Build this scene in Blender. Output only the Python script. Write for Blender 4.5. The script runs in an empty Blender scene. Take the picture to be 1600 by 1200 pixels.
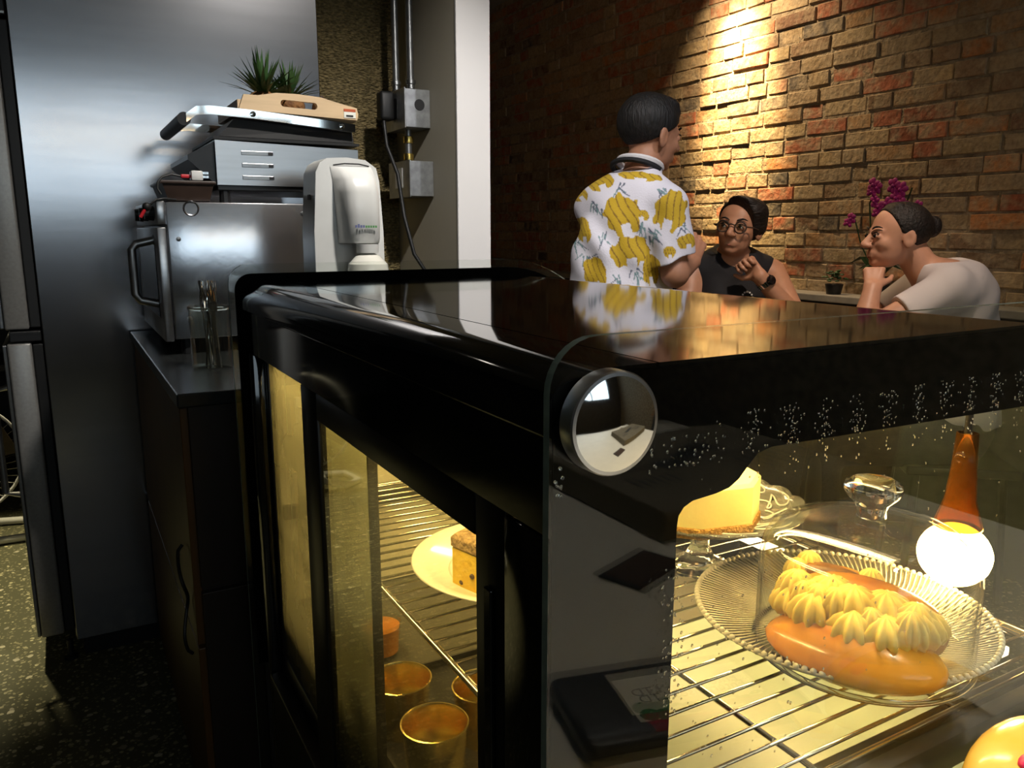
import bpy, bmesh, math, random
import numpy as np
from mathutils import Vector, Matrix
random.seed(7)
RNG = np.random.default_rng(11)
PI = math.pi
scene = bpy.context.scene
COL = scene.collection

# ------------------------------------------------------------------ camera
cam_d = bpy.data.cameras.new('camera')
cam_d.sensor_width = 36.0
cam_d.lens = 1241.0 / 1600.0 * 36.0
cam_d.clip_start = 0.02
cam = bpy.data.objects.new('camera', cam_d)
COL.objects.link(cam)
cam.location = (0, 0, 1.2)
cam.rotation_euler = (math.radians(90 - 10.9), 0, math.radians(60.6 - 90))
scene.camera = cam

# ------------------------------------------------------------------ world, big lights, exposure
w = bpy.data.worlds.new('daylight')
scene.world = w
w.use_nodes = True
wn = w.node_tree.nodes
wn['Background'].inputs[0].default_value = (0.72, 0.86, 1.0, 1)
wn['Background'].inputs[1].default_value = 2.6

def light(name, kind, loc, energy, color, target=None, **kw):
    d = bpy.data.lights.new(name, kind)
    d.energy = energy
    d.color = color
    for k, v in kw.items():
        setattr(d, k, v)
    o = bpy.data.objects.new(name, d)
    COL.objects.link(o)
    o.location = loc
    if target is not None:
        o.rotation_euler = (Vector(target) - Vector(loc)).to_track_quat('-Z', 'Y').to_euler()
    return o

# daylight comes in through the shop window in the rear wall (portal only guides the sampling)
portal = light('window_portal', 'AREA', (0.6, -3.19, 1.90), 1.0, (1, 1, 1), target=(0.6, 0, 1.90), shape='RECTANGLE', size=3.0, size_y=1.0)
portal.data.cycles.is_portal = True

vs = scene.view_settings
scene.display_settings.display_device = 'sRGB'
vs.view_transform = 'Standard'
vs.look = 'None'
vs.exposure = 0.0
vs.gamma = 1.0
vs.use_curve_mapping = False
cy = scene.cycles
cy.max_bounces = 10
cy.diffuse_bounces = 3
cy.glossy_bounces = 5
cy.transmission_bounces = 10
cy.transparent_max_bounces = 32
cy.caustics_reflective = False
cy.caustics_refractive = False
cy.sample_clamp_indirect = 3.0

# ------------------------------------------------------------------ materials
def newmat(name):
    m = bpy.data.materials.new(name)
    m.use_nodes = True
    nt = m.node_tree
    return m, nt, nt.nodes['Principled BSDF'], nt.nodes['Material Output']

def N(nt, t, **kw):
    n = nt.nodes.new(t)
    for k, v in kw.items():
        if hasattr(n, k):
            setattr(n, k, v)
        else:
            n.inputs[k].default_value = v
    return n

def ramp(nt, fac, stops):
    r = nt.nodes.new('ShaderNodeValToRGB')
    el = r.color_ramp.elements
    while len(el) < len(stops):
        el.new(0.5)
    for e, (p, c) in zip(el, stops):
        e.position = p
        e.color = (*c, 1) if len(c) == 3 else c
    nt.links.new(fac, r.inputs[0])
    return r.outputs[0]

def M(name, col, rough=0.5, metal=0.0, var=0.12, scale=30.0, bump=0.0, bscale=None, stretch=None, coat=0.0,
      trans=0.0, ior=1.45, emit=None, estr=0.0, aniso=0.0, sss=0.0, col2=None, lo=0.35, hi=0.65, rvar=0.0):
    """procedural principled material: noise mixes two tones, optional bump"""
    m, nt, b, out = newmat(name)
    tc = N(nt, 'ShaderNodeTexCoord')
    vec = tc.outputs['Object']
    if stretch:
        mp = N(nt, 'ShaderNodeMapping')
        mp.inputs['Scale'].default_value = stretch
        nt.links.new(vec, mp.inputs[0])
        vec = mp.outputs[0]
    nz = N(nt, 'ShaderNodeTexNoise')
    nz.inputs['Scale'].default_value = scale
    nz.inputs['Detail'].default_value = 4
    nt.links.new(vec, nz.inputs['Vector'])
    c1 = tuple(col)
    c2 = tuple(col2) if col2 else tuple(max(0, c * (1 - var)) for c in col)
    nt.links.new(ramp(nt, nz.outputs['Fac'], [(lo, c2), (hi, c1)]), b.inputs['Base Color'])
    b.inputs['Roughness'].default_value = rough
    if rvar:
        mr = N(nt, 'ShaderNodeMapRange')
        mr.inputs['To Min'].default_value = max(0, rough - rvar)
        mr.inputs['To Max'].default_value = rough + rvar
        nt.links.new(nz.outputs['Fac'], mr.inputs[0])
        nt.links.new(mr.outputs[0], b.inputs['Roughness'])
    b.inputs['Metallic'].default_value = metal
    b.inputs['Coat Weight'].default_value = coat
    b.inputs['Coat Roughness'].default_value = 0.06
    b.inputs['Transmission Weight'].default_value = trans
    b.inputs['IOR'].default_value = ior
    b.inputs['Anisotropic'].default_value = aniso
    if sss:
        b.inputs['Subsurface Weight'].default_value = sss
        b.inputs['Subsurface Radius'].default_value = (0.01, 0.005, 0.003)
    if emit:
        b.inputs['Emission Color'].default_value = (*emit, 1)
        b.inputs['Emission Strength'].default_value = estr
    if bump:
        n2 = N(nt, 'ShaderNodeTexNoise')
        n2.inputs['Scale'].default_value = bscale or scale * 2
        n2.inputs['Detail'].default_value = 5
        nt.links.new(vec, n2.inputs['Vector'])
        bp = N(nt, 'ShaderNodeBump')
        bp.inputs['Strength'].default_value = bump
        bp.inputs['Distance'].default_value = 0.01
        nt.links.new(n2.outputs['Fac'], bp.inputs['Height'])
        nt.links.new(bp.outputs[0], b.inputs['Normal'])
    return m

def pane(name, tint, base=0.045, rough=0.0, haze=None, hfac=0.0):
    """flat glass: straight-through transparency plus Schlick reflection, optional milky film"""
    m, nt, b, out = newmat(name)
    nt.nodes.remove(b)
    lw = N(nt, 'ShaderNodeLayerWeight')
    lw.inputs['Blend'].default_value = 0.5
    pw = N(nt, 'ShaderNodeMath', operation='POWER')
    pw.inputs[1].default_value = 5.0
    nt.links.new(lw.outputs['Facing'], pw.inputs[0])
    mr = N(nt, 'ShaderNodeMapRange')
    mr.inputs['To Min'].default_value = base
    mr.inputs['To Max'].default_value = 1.0
    nt.links.new(pw.outputs[0], mr.inputs[0])
    tr = N(nt, 'ShaderNodeBsdfTransparent')
    tr.inputs[0].default_value = (*tint, 1)
    body = tr.outputs[0]
    if haze:
        df = N(nt, 'ShaderNodeBsdfDiffuse')
        df.inputs[0].default_value = (*haze, 1)
        tl = N(nt, 'ShaderNodeBsdfTranslucent')
        tl.inputs[0].default_value = (*haze, 1)
        ad = N(nt, 'ShaderNodeMixShader')
        ad.inputs[0].default_value = 0.6
        nt.links.new(df.outputs[0], ad.inputs[1])
        nt.links.new(tl.outputs[0], ad.inputs[2])
        tc = N(nt, 'ShaderNodeTexCoord')
        nz = N(nt, 'ShaderNodeTexNoise')
        nz.inputs['Scale'].default_value = 7
        nz.inputs['Detail'].default_value = 6
        nt.links.new(tc.outputs['Object'], nz.inputs['Vector'])
        mh = N(nt, 'ShaderNodeMapRange')
        mh.inputs['From Min'].default_value = 0.3
        mh.inputs['From Max'].default_value = 0.6
        mh.inputs['To Min'].default_value = hfac * 0.55
        mh.inputs['To Max'].default_value = hfac
        nt.links.new(nz.outputs['Fac'], mh.inputs[0])
        mx0 = N(nt, 'ShaderNodeMixShader')
        nt.links.new(mh.outputs[0], mx0.inputs[0])
        nt.links.new(tr.outputs[0], mx0.inputs[1])
        nt.links.new(ad.outputs[0], mx0.inputs[2])
        body = mx0.outputs[0]
    gl = N(nt, 'ShaderNodeBsdfGlossy')
    gl.inputs['Roughness'].default_value = rough
    mx = N(nt, 'ShaderNodeMixShader')
    nt.links.new(mr.outputs[0], mx.inputs[0])
    nt.links.new(body, mx.inputs[1])
    nt.links.new(gl.outputs[0], mx.inputs[2])
    nt.links.new(mx.outputs[0], out.inputs[0])
    return m

def vcol_mat(name, attr, rough=0.8, bump=0.0, bscale=120, sheen=0.0, sss=0.0):
    m, nt, b, out = newmat(name)
    a = N(nt, 'ShaderNodeAttribute')
    a.attribute_name = attr
    nt.links.new(a.outputs['Color'], b.inputs['Base Color'])
    b.inputs['Roughness'].default_value = rough
    b.inputs['Sheen Weight'].default_value = sheen
    if bump:
        tc = N(nt, 'ShaderNodeTexCoord')
        n2 = N(nt, 'ShaderNodeTexNoise')
        n2.inputs['Scale'].default_value = bscale
        nt.links.new(tc.outputs['Object'], n2.inputs['Vector'])
        bp = N(nt, 'ShaderNodeBump')
        bp.inputs['Strength'].default_value = bump
        bp.inputs['Distance'].default_value = 0.01
        nt.links.new(n2.outputs['Fac'], bp.inputs['Height'])
        nt.links.new(bp.outputs[0], b.inputs['Normal'])
    return m

MT = {}
MT['black_gloss'] = M('black_gloss', (0.006, 0.007, 0.008), 0.06, coat=0.5, var=0.3)
MT['black_satin'] = M('black_satin', (0.008, 0.008, 0.009), 0.32, var=0.3)
MT['black_plastic'] = M('black_plastic', (0.012, 0.012, 0.013), 0.45, var=0.3)
MT['black_print'] = M('black_print', (0.004, 0.004, 0.004), 0.35, var=0.2)
MT['black_print'].node_tree.nodes['Principled BSDF'].inputs['Specular IOR Level'].default_value = 0.0
MT['glass'] = pane('clear_glass', (0.97, 0.985, 0.97))
MT['glass_thin'] = pane('thin_glassware', (0.97, 0.98, 0.95), base=0.045)
MT['glass_door'] = pane('door_glass', (0.93, 0.95, 0.88), base=0.04, haze=(0.75, 0.72, 0.55), hfac=0.025)
MT['glass_fog'] = pane('fogged_glass', (0.9, 0.93, 0.85), base=0.04, haze=(0.50, 0.50, 0.36), hfac=0.62)
MT['glass_front'] = pane('front_glass', (0.93, 0.95, 0.9), base=0.045)
MT['glass_edge'] = M('glass_edge', (0.42, 0.56, 0.49), 0.10, trans=0.0, var=0.3, scale=60)
MT['crystal'] = M('crystal_glass', (0.98, 0.98, 0.94), 0.0, trans=1.0, ior=1.48, var=0.02)
MT['drop'] = M('water_drop', (0.95, 0.97, 0.95), 0.0, trans=1.0, ior=1.33, var=0.02)
MT['chrome'] = M('chrome', (0.82, 0.82, 0.80), 0.05, metal=1.0, var=0.05)
MT['steel_soft'] = M('brushed_steel', (0.55, 0.55, 0.56), 0.30, metal=1.0, var=0.10, scale=6, stretch=(1, 1, 14), aniso=0.4)
MT['steel_side'] = M('fridge_steel', (0.46, 0.46, 0.48), 0.17, metal=1.0, var=0.06, scale=4, stretch=(1, 1, 10), bump=0.004, bscale=5)
MT['steel_oven'] = M('oven_steel', (0.74, 0.75, 0.79), 0.20, metal=1.0, var=0.10, scale=5, bump=0.16, bscale=5)
MT['steel_worn'] = M('worn_steel', (0.42, 0.43, 0.44), 0.35, metal=1.0, var=0.25, scale=25)
MT['galv'] = M('galvanised_steel', (0.40, 0.41, 0.42), 0.38, metal=0.9, var=0.25, scale=40)
MT['door_edge'] = M('door_edge_grey', (0.36, 0.35, 0.33), 0.35, metal=0.5, var=0.12, scale=120)
MT['wire'] = M('shelf_wire', (0.80, 0.74, 0.60), 0.18, metal=1.0, var=0.1)
MT['white_plastic'] = M('white_plastic', (0.68, 0.68, 0.66), 0.28, var=0.05, coat=0.2)
MT['white_gloss'] = M('white_ceramic', (0.80, 0.78, 0.70), 0.12, var=0.03, coat=0.4)
MT['counter'] = M('white_counter', (0.70, 0.68, 0.60), 0.35, var=0.06, scale=14)
MT['fog_cream'] = M('fog_cream', (0.62, 0.58, 0.42), 0.5, var=0.12, scale=6)
MT['deck'] = M('dark_deck', (0.10, 0.095, 0.075), 0.25, var=0.10, scale=12)
MT['mat'] = M('pale_mat', (0.27, 0.32, 0.27), 0.35, var=0.12, scale=12)
MT['tin_gold'] = M('gold_tin', (1.0, 0.74, 0.22), 0.25, metal=1.0, var=0.15)
MT['cake_yellow'] = M('cheesecake', (0.92, 0.80, 0.33), 0.55, var=0.05, scale=50, sss=0.15, bump=0.05)
MT['crust'] = M('crumb_crust', (0.62, 0.36, 0.10), 0.9, col2=(0.36, 0.18, 0.04), scale=240, bump=0.8, bscale=260)
MT['sponge'] = M('yellow_sponge', (0.95, 0.68, 0.08), 0.7, col2=(0.80, 0.52, 0.05), scale=90, bump=0.25, bscale=150)
MT['crumb_top'] = M('crumble_topping', (0.50, 0.34, 0.16), 0.95, col2=(0.25, 0.15, 0.07), scale=160, bump=0.9, bscale=200)
MT['berry'] = M('dark_raisin', (0.05, 0.02, 0.015), 0.5)
MT['cream'] = M('yellow_cream', (1.0, 0.74, 0.20), 0.5, var=0.08, scale=80, sss=0.2)
MT['bun'] = M('golden_bun', (0.80, 0.34, 0.035), 0.25, col2=(0.45, 0.13, 0.012), scale=22, lo=0.25, hi=0.5, coat=0.4, bump=0.06)
MT['bun_dark'] = M('toasted_bun', (0.30, 0.13, 0.03), 0.4, col2=(0.10, 0.04, 0.01), scale=60)
MT['ribbed'] = M('ribbed_glass', (0.93, 0.95, 0.86), 0.05, trans=0.86, ior=1.35, var=0.03)
MT['rimglass'] = M('frosted_rim', (0.86, 0.84, 0.70), 0.22, trans=0.30, ior=1.3, var=0.03)
MT['milky'] = M('milky_glass', (0.74, 0.70, 0.54), 0.22, trans=0.12, ior=1.3, var=0.03)
MT['amber'] = M('amber_glass', (0.50, 0.20, 0.02), 0.08, trans=0.85, ior=1.15, var=0.15)
MT['orange_jelly'] = M('orange_jelly', (0.80, 0.28, 0.02), 0.15, trans=0.3, var=0.2)
MT['bulb'] = M('stand_in_glow', (1, 0.8, 0.5), 0.3, emit=(1.0, 0.62, 0.22), estr=70.0)
MT['wood_pale'] = M('pale_wood', (0.62, 0.45, 0.27), 0.5, var=0.15, scale=8, stretch=(1, 1, 10))
MT['wood_brown'] = M('brown_wood', (0.13, 0.062, 0.015), 0.4, col2=(0.08, 0.036, 0.009), scale=7, stretch=(1, 1, 0.2))
MT['wood_dark'] = M('dark_wood', (0.030, 0.022, 0.016), 0.42, col2=(0.018, 0.012, 0.009), scale=10, stretch=(1, 1, 0.15))
MT['worktop'] = M('dark_worktop', (0.025, 0.027, 0.027), 0.25, var=0.3)
MT['red'] = M('red_plastic', (0.55, 0.02, 0.03), 0.4)
MT['darkbrown'] = M('dark_brown_plastic', (0.05, 0.03, 0.022), 0.4, var=0.3)
MT['rubber'] = M('black_cable', (0.01, 0.01, 0.01), 0.5)
MT['leaf'] = M('green_leaf', (0.05, 0.11, 0.03), 0.45, col2=(0.02, 0.055, 0.015), scale=20)
MT['leaf_dark'] = M('dark_leaf', (0.02, 0.05, 0.015), 0.4, var=0.4)
MT['pineapple'] = M('brown_husk', (0.22, 0.10, 0.03), 0.8, col2=(0.10, 0.04, 0.012), scale=70, bump=0.6)
MT['orchid'] = M('magenta_petal', (0.33, 0.012, 0.16), 0.6, var=0.35)
MT['fabric_dark'] = M('dark_apron', (0.03, 0.032, 0.036), 0.85, var=0.2, scale=200)
MT['fabric_black'] = M('black_knit', (0.006, 0.006, 0.009), 0.8, var=0.3, scale=200)
MT['fabric_white'] = M('white_cotton', (0.72, 0.66, 0.66), 0.85, var=0.06, scale=12, bump=0.05, bscale=30)
MT['trouser'] = M('dark_denim', (0.02, 0.025, 0.04), 0.9, var=0.3, scale=150)
MT['hair'] = M('black_hair', (0.008, 0.006, 0.006), 0.62, col2=(0.003, 0.003, 0.003), scale=60, stretch=(1, 1, 0.2), bump=0.6, bscale=130)
MT['hair_brown'] = M('dark_brown_hair', (0.014, 0.008, 0.006), 0.58, col2=(0.006, 0.004, 0.003), scale=60, stretch=(0.3, 1, 1), bump=0.6, bscale=120)
MT['skin_a'] = M('warm_skin', (0.42, 0.20, 0.12), 0.5, var=0.12, scale=25, sss=0.08)
MT['skin_b'] = M('tan_skin', (0.50, 0.25, 0.15), 0.48, var=0.12, scale=25, sss=0.08)
MT['skin_c'] = M('fair_skin', (0.60, 0.31, 0.20), 0.48, var=0.12, scale=25, sss=0.08)
MT['lip'] = M('lip', (0.33, 0.11, 0.08), 0.7)
MT['eye_white'] = M('eye_white', (0.6, 0.57, 0.52), 0.2)
MT['eye_dark'] = M('dark_iris', (0.012, 0.008, 0.006), 0.1)
MT['label_white'] = M('white_label', (0.72, 0.72, 0.66), 0.5, var=0.04)
MT['label_green'] = M('green_print', (0.03, 0.16, 0.05), 0.5, var=0.3)
MT['ink'] = M('black_ink', (0.012, 0.012, 0.014), 0.6)
MT['blue_ink'] = M('blue_ink', (0.13, 0.15, 0.32), 0.5)
MT['green_ink'] = M('green_ink', (0.10, 0.30, 0.10), 0.5)
MT['orange_ink'] = M('orange_ink', (0.45, 0.09, 0.03), 0.5)
MT['white_ink'] = M('white_ink', (0.75, 0.75, 0.75), 0.6)
MT['carton'] = M('dark_carton', (0.10, 0.085, 0.055), 0.8, var=0.15)
MT['magenta_wrap'] = M('dark_red_wrap', (0.22, 0.01, 0.03), 0.35)
MT['wrap'] = M('golden_wrapper', (0.85, 0.45, 0.06), 0.22, col2=(0.80, 0.58, 0.16), scale=14, coat=0.4)
MT['pink'] = M('pink_print', (0.75, 0.03, 0.16), 0.4)
MT['wall_beige'] = M('beige_paint', (0.56, 0.52, 0.42), 0.6, var=0.06, scale=4, bump=0.04, bscale=60)
MT['wall_white'] = M('white_paint', (0.76, 0.74, 0.73), 0.55, var=0.03, scale=4)
MT['wall_plain'] = M('grey_plaster', (0.10, 0.095, 0.09), 0.8, var=0.15, scale=5)
MT['ceiling'] = M('ceiling_paint', (0.45, 0.43, 0.40), 0.8, var=0.08, scale=4)
MT['mortar'] = M('rough_mortar', (0.42, 0.34, 0.23), 0.95, col2=(0.24, 0.185, 0.12), scale=22, bump=0.9, bscale=60)
MT['stone'] = M('grey_ledge', (0.34, 0.31, 0.25), 0.6, var=0.2, scale=20)
MT['lamp_shell'] = M('black_lamp_metal', (0.015, 0.015, 0.016), 0.4)
MT['lamp_on'] = M('lit_lamp', (1, 0.9, 0.7), 0.3, emit=(1.0, 0.74, 0.42), estr=9.0)
MT['lamp_cool'] = M('lit_downlight', (1, 1, 0.9), 0.3, emit=(1.0, 0.92, 0.8), estr=8.0)

def pebble_mat():
    m, nt, b, out = newmat('pebble_dash')
    tc = N(nt, 'ShaderNodeTexCoord')
    mp = N(nt, 'ShaderNodeMapping')
    mp.inputs['Scale'].default_value = (1, 1, 1.9)
    nt.links.new(tc.outputs['Object'], mp.inputs[0])
    v = N(nt, 'ShaderNodeTexVoronoi')
    v.inputs['Scale'].default_value = 75
    nt.links.new(mp.outputs[0], v.inputs['Vector'])
    nz = N(nt, 'ShaderNodeTexNoise')
    nz.inputs['Scale'].default_value = 90
    nt.links.new(mp.outputs[0], nz.inputs['Vector'])
    nt.links.new(ramp(nt, nz.outputs['Fac'], [(0.3, (0.10, 0.075, 0.030)), (0.7, (0.33, 0.25, 0.11))]), b.inputs['Base Color'])
    b.inputs['Roughness'].default_value = 0.7
    bp = N(nt, 'ShaderNodeBump')
    bp.inputs['Strength'].default_value = 1.0
    bp.inputs['Distance'].default_value = 0.012
    bp.invert = True
    nt.links.new(v.outputs['Distance'], bp.inputs['Height'])
    nt.links.new(bp.outputs[0], b.inputs['Normal'])
    return m
MT['pebble'] = pebble_mat()

def terrazzo_mat():
    m, nt, b, out = newmat('terrazzo')
    tc = N(nt, 'ShaderNodeTexCoord')
    nz = N(nt, 'ShaderNodeTexNoise')
    nz.inputs['Scale'].default_value = 60
    nt.links.new(tc.outputs['Object'], nz.inputs['Vector'])
    mixv = N(nt, 'ShaderNodeMixRGB')
    mixv.inputs[0].default_value = 0.012
    nt.links.new(tc.outputs['Object'], mixv.inputs[1])
    nt.links.new(nz.outputs['Color'], mixv.inputs[2])
    base = None
    cur = None
    for i, (sc, size, thr, c) in enumerate([(55, 0.30, 0.45, (0.50, 0.45, 0.26)), (95, 0.36, 0.40, (0.30, 0.27, 0.15)), (30, 0.25, 0.72, (0.62, 0.56, 0.38))]):
        v = N(nt, 'ShaderNodeTexVoronoi')
        v.inputs['Scale'].default_value = sc
        nt.links.new(mixv.outputs[0], v.inputs['Vector'])
        lt = N(nt, 'ShaderNodeMath', operation='LESS_THAN')
        lt.inputs[1].default_value = size
        nt.links.new(v.outputs['Distance'], lt.inputs[0])
        sp = N(nt, 'ShaderNodeSeparateColor')
        nt.links.new(v.outputs['Color'], sp.inputs[0])
        gt = N(nt, 'ShaderNodeMath', operation='GREATER_THAN')
        gt.inputs[1].default_value = thr
        nt.links.new(sp.outputs[0], gt.inputs[0])
        mu = N(nt, 'ShaderNodeMath', operation='MULTIPLY')
        nt.links.new(lt.outputs[0], mu.inputs[0])
        nt.links.new(gt.outputs[0], mu.inputs[1])
        mx = N(nt, 'ShaderNodeMixRGB')
        nt.links.new(mu.outputs[0], mx.inputs[0])
        if cur is None:
            mx.inputs[1].default_value = (0.085, 0.082, 0.045, 1)
        else:
            nt.links.new(cur, mx.inputs[1])
        mv = N(nt, 'ShaderNodeMixRGB')
        mv.blend_type = 'MULTIPLY'
        mv.inputs[0].default_value = 0.6
        mv.inputs[1].default_value = (*c, 1)
        nt.links.new(sp.outputs[1], mv.inputs[2])
        nt.links.new(mv.outputs[0], mx.inputs[2])
        cur = mx.outputs[0]
    nt.links.new(cur, b.inputs['Base Color'])
    b.inputs['Roughness'].default_value = 0.55
    b.inputs['Specular IOR Level'].default_value = 0.15
    return m
MT['terrazzo'] = terrazzo_mat()

def brick_mat(name, use_attr):
    m, nt, b, out = newmat(name)
    if use_attr:
        a = N(nt, 'ShaderNodeAttribute')
        a.attribute_name = 'brick_colour'
        col = a.outputs['Color']
    else:
        a = N(nt, 'ShaderNodeObjectInfo')
        col = a.outputs['Color']
    geo = N(nt, 'ShaderNodeNewGeometry')
    nz = N(nt, 'ShaderNodeTexNoise')
    nz.inputs['Scale'].default_value = 16
    nz.inputs['Detail'].default_value = 7
    nz.inputs['Roughness'].default_value = 0.65
    nt.links.new(geo.outputs['Position'], nz.inputs['Vector'])
    f = ramp(nt, nz.outputs['Fac'], [(0.40, (0, 0, 0)), (0.62, (0.85, 0.85, 0.85))])
    mx = N(nt, 'ShaderNodeMixRGB')
    nt.links.new(f, mx.inputs[0])
    nt.links.new(col, mx.inputs[1])
    mx.inputs[2].default_value = (0.42, 0.33, 0.21, 1)
    n3 = N(nt, 'ShaderNodeTexNoise')
    n3.inputs['Scale'].default_value = 70
    n3.inputs['Detail'].default_value = 3
    nt.links.new(geo.outputs['Position'], n3.inputs['Vector'])
    mu = N(nt, 'ShaderNodeMixRGB')
    mu.blend_type = 'MULTIPLY'
    mu.inputs[0].default_value = 0.5
    nt.links.new(mx.outputs[0], mu.inputs[1])
    nt.links.new(ramp(nt, n3.outputs['Fac'], [(0.3, (0.45, 0.42, 0.4)), (0.6, (1, 1, 1))]), mu.inputs[2])
    nt.links.new(mu.outputs[0], b.inputs['Base Color'])
    b.inputs['Roughness'].default_value = 0.9
    n2 = N(nt, 'ShaderNodeTexNoise')
    n2.inputs['Scale'].default_value = 45
    n2.inputs['Detail'].default_value = 8
    nt.links.new(geo.outputs['Position'], n2.inputs['Vector'])
    bp = N(nt, 'ShaderNodeBump')
    bp.inputs['Strength'].default_value = 0.6
    bp.inputs['Distance'].default_value = 0.010
    nt.links.new(n2.outputs['Fac'], bp.inputs['Height'])
    nt.links.new(bp.outputs[0], b.inputs['Normal'])
    return m
MT['brick'] = brick_mat('old_brick', False)
MT['brick_far'] = brick_mat('old_brick_far', True)

# ------------------------------------------------------------------ mesh helpers
AT_WORLD = set()      # things whose parts are written in room coordinates

def mesh_obj(name, verts, faces, mat, parent=None, smooth=False, angle=40, loc=None, rotz=0.0):
    me = bpy.data.meshes.new(name)
    me.from_pydata([tuple(v) for v in verts], [], [tuple(f) for f in faces])
    return finish(name, me, mat, parent, smooth, angle, loc, rotz)

def finish(name, me, mat, parent=None, smooth=False, angle=40, loc=None, rotz=0.0):
    if isinstance(mat, str):
        mat = MT[mat]
    if mat is not None:
        me.materials.append(mat)
    if smooth:
        me.polygons.foreach_set('use_smooth', [True] * len(me.polygons))
        if angle:
            me.set_sharp_from_angle(angle=math.radians(angle))
    o = bpy.data.objects.new(name, me)
    COL.objects.link(o)
    if parent is not None:
        o.parent = parent
        if parent.name in AT_WORLD:
            o.matrix_parent_inverse = Matrix.Translation(parent.location).inverted()
    if loc is not None:
        o.location = loc
    o.rotation_euler.z = rotz
    return o

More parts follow.
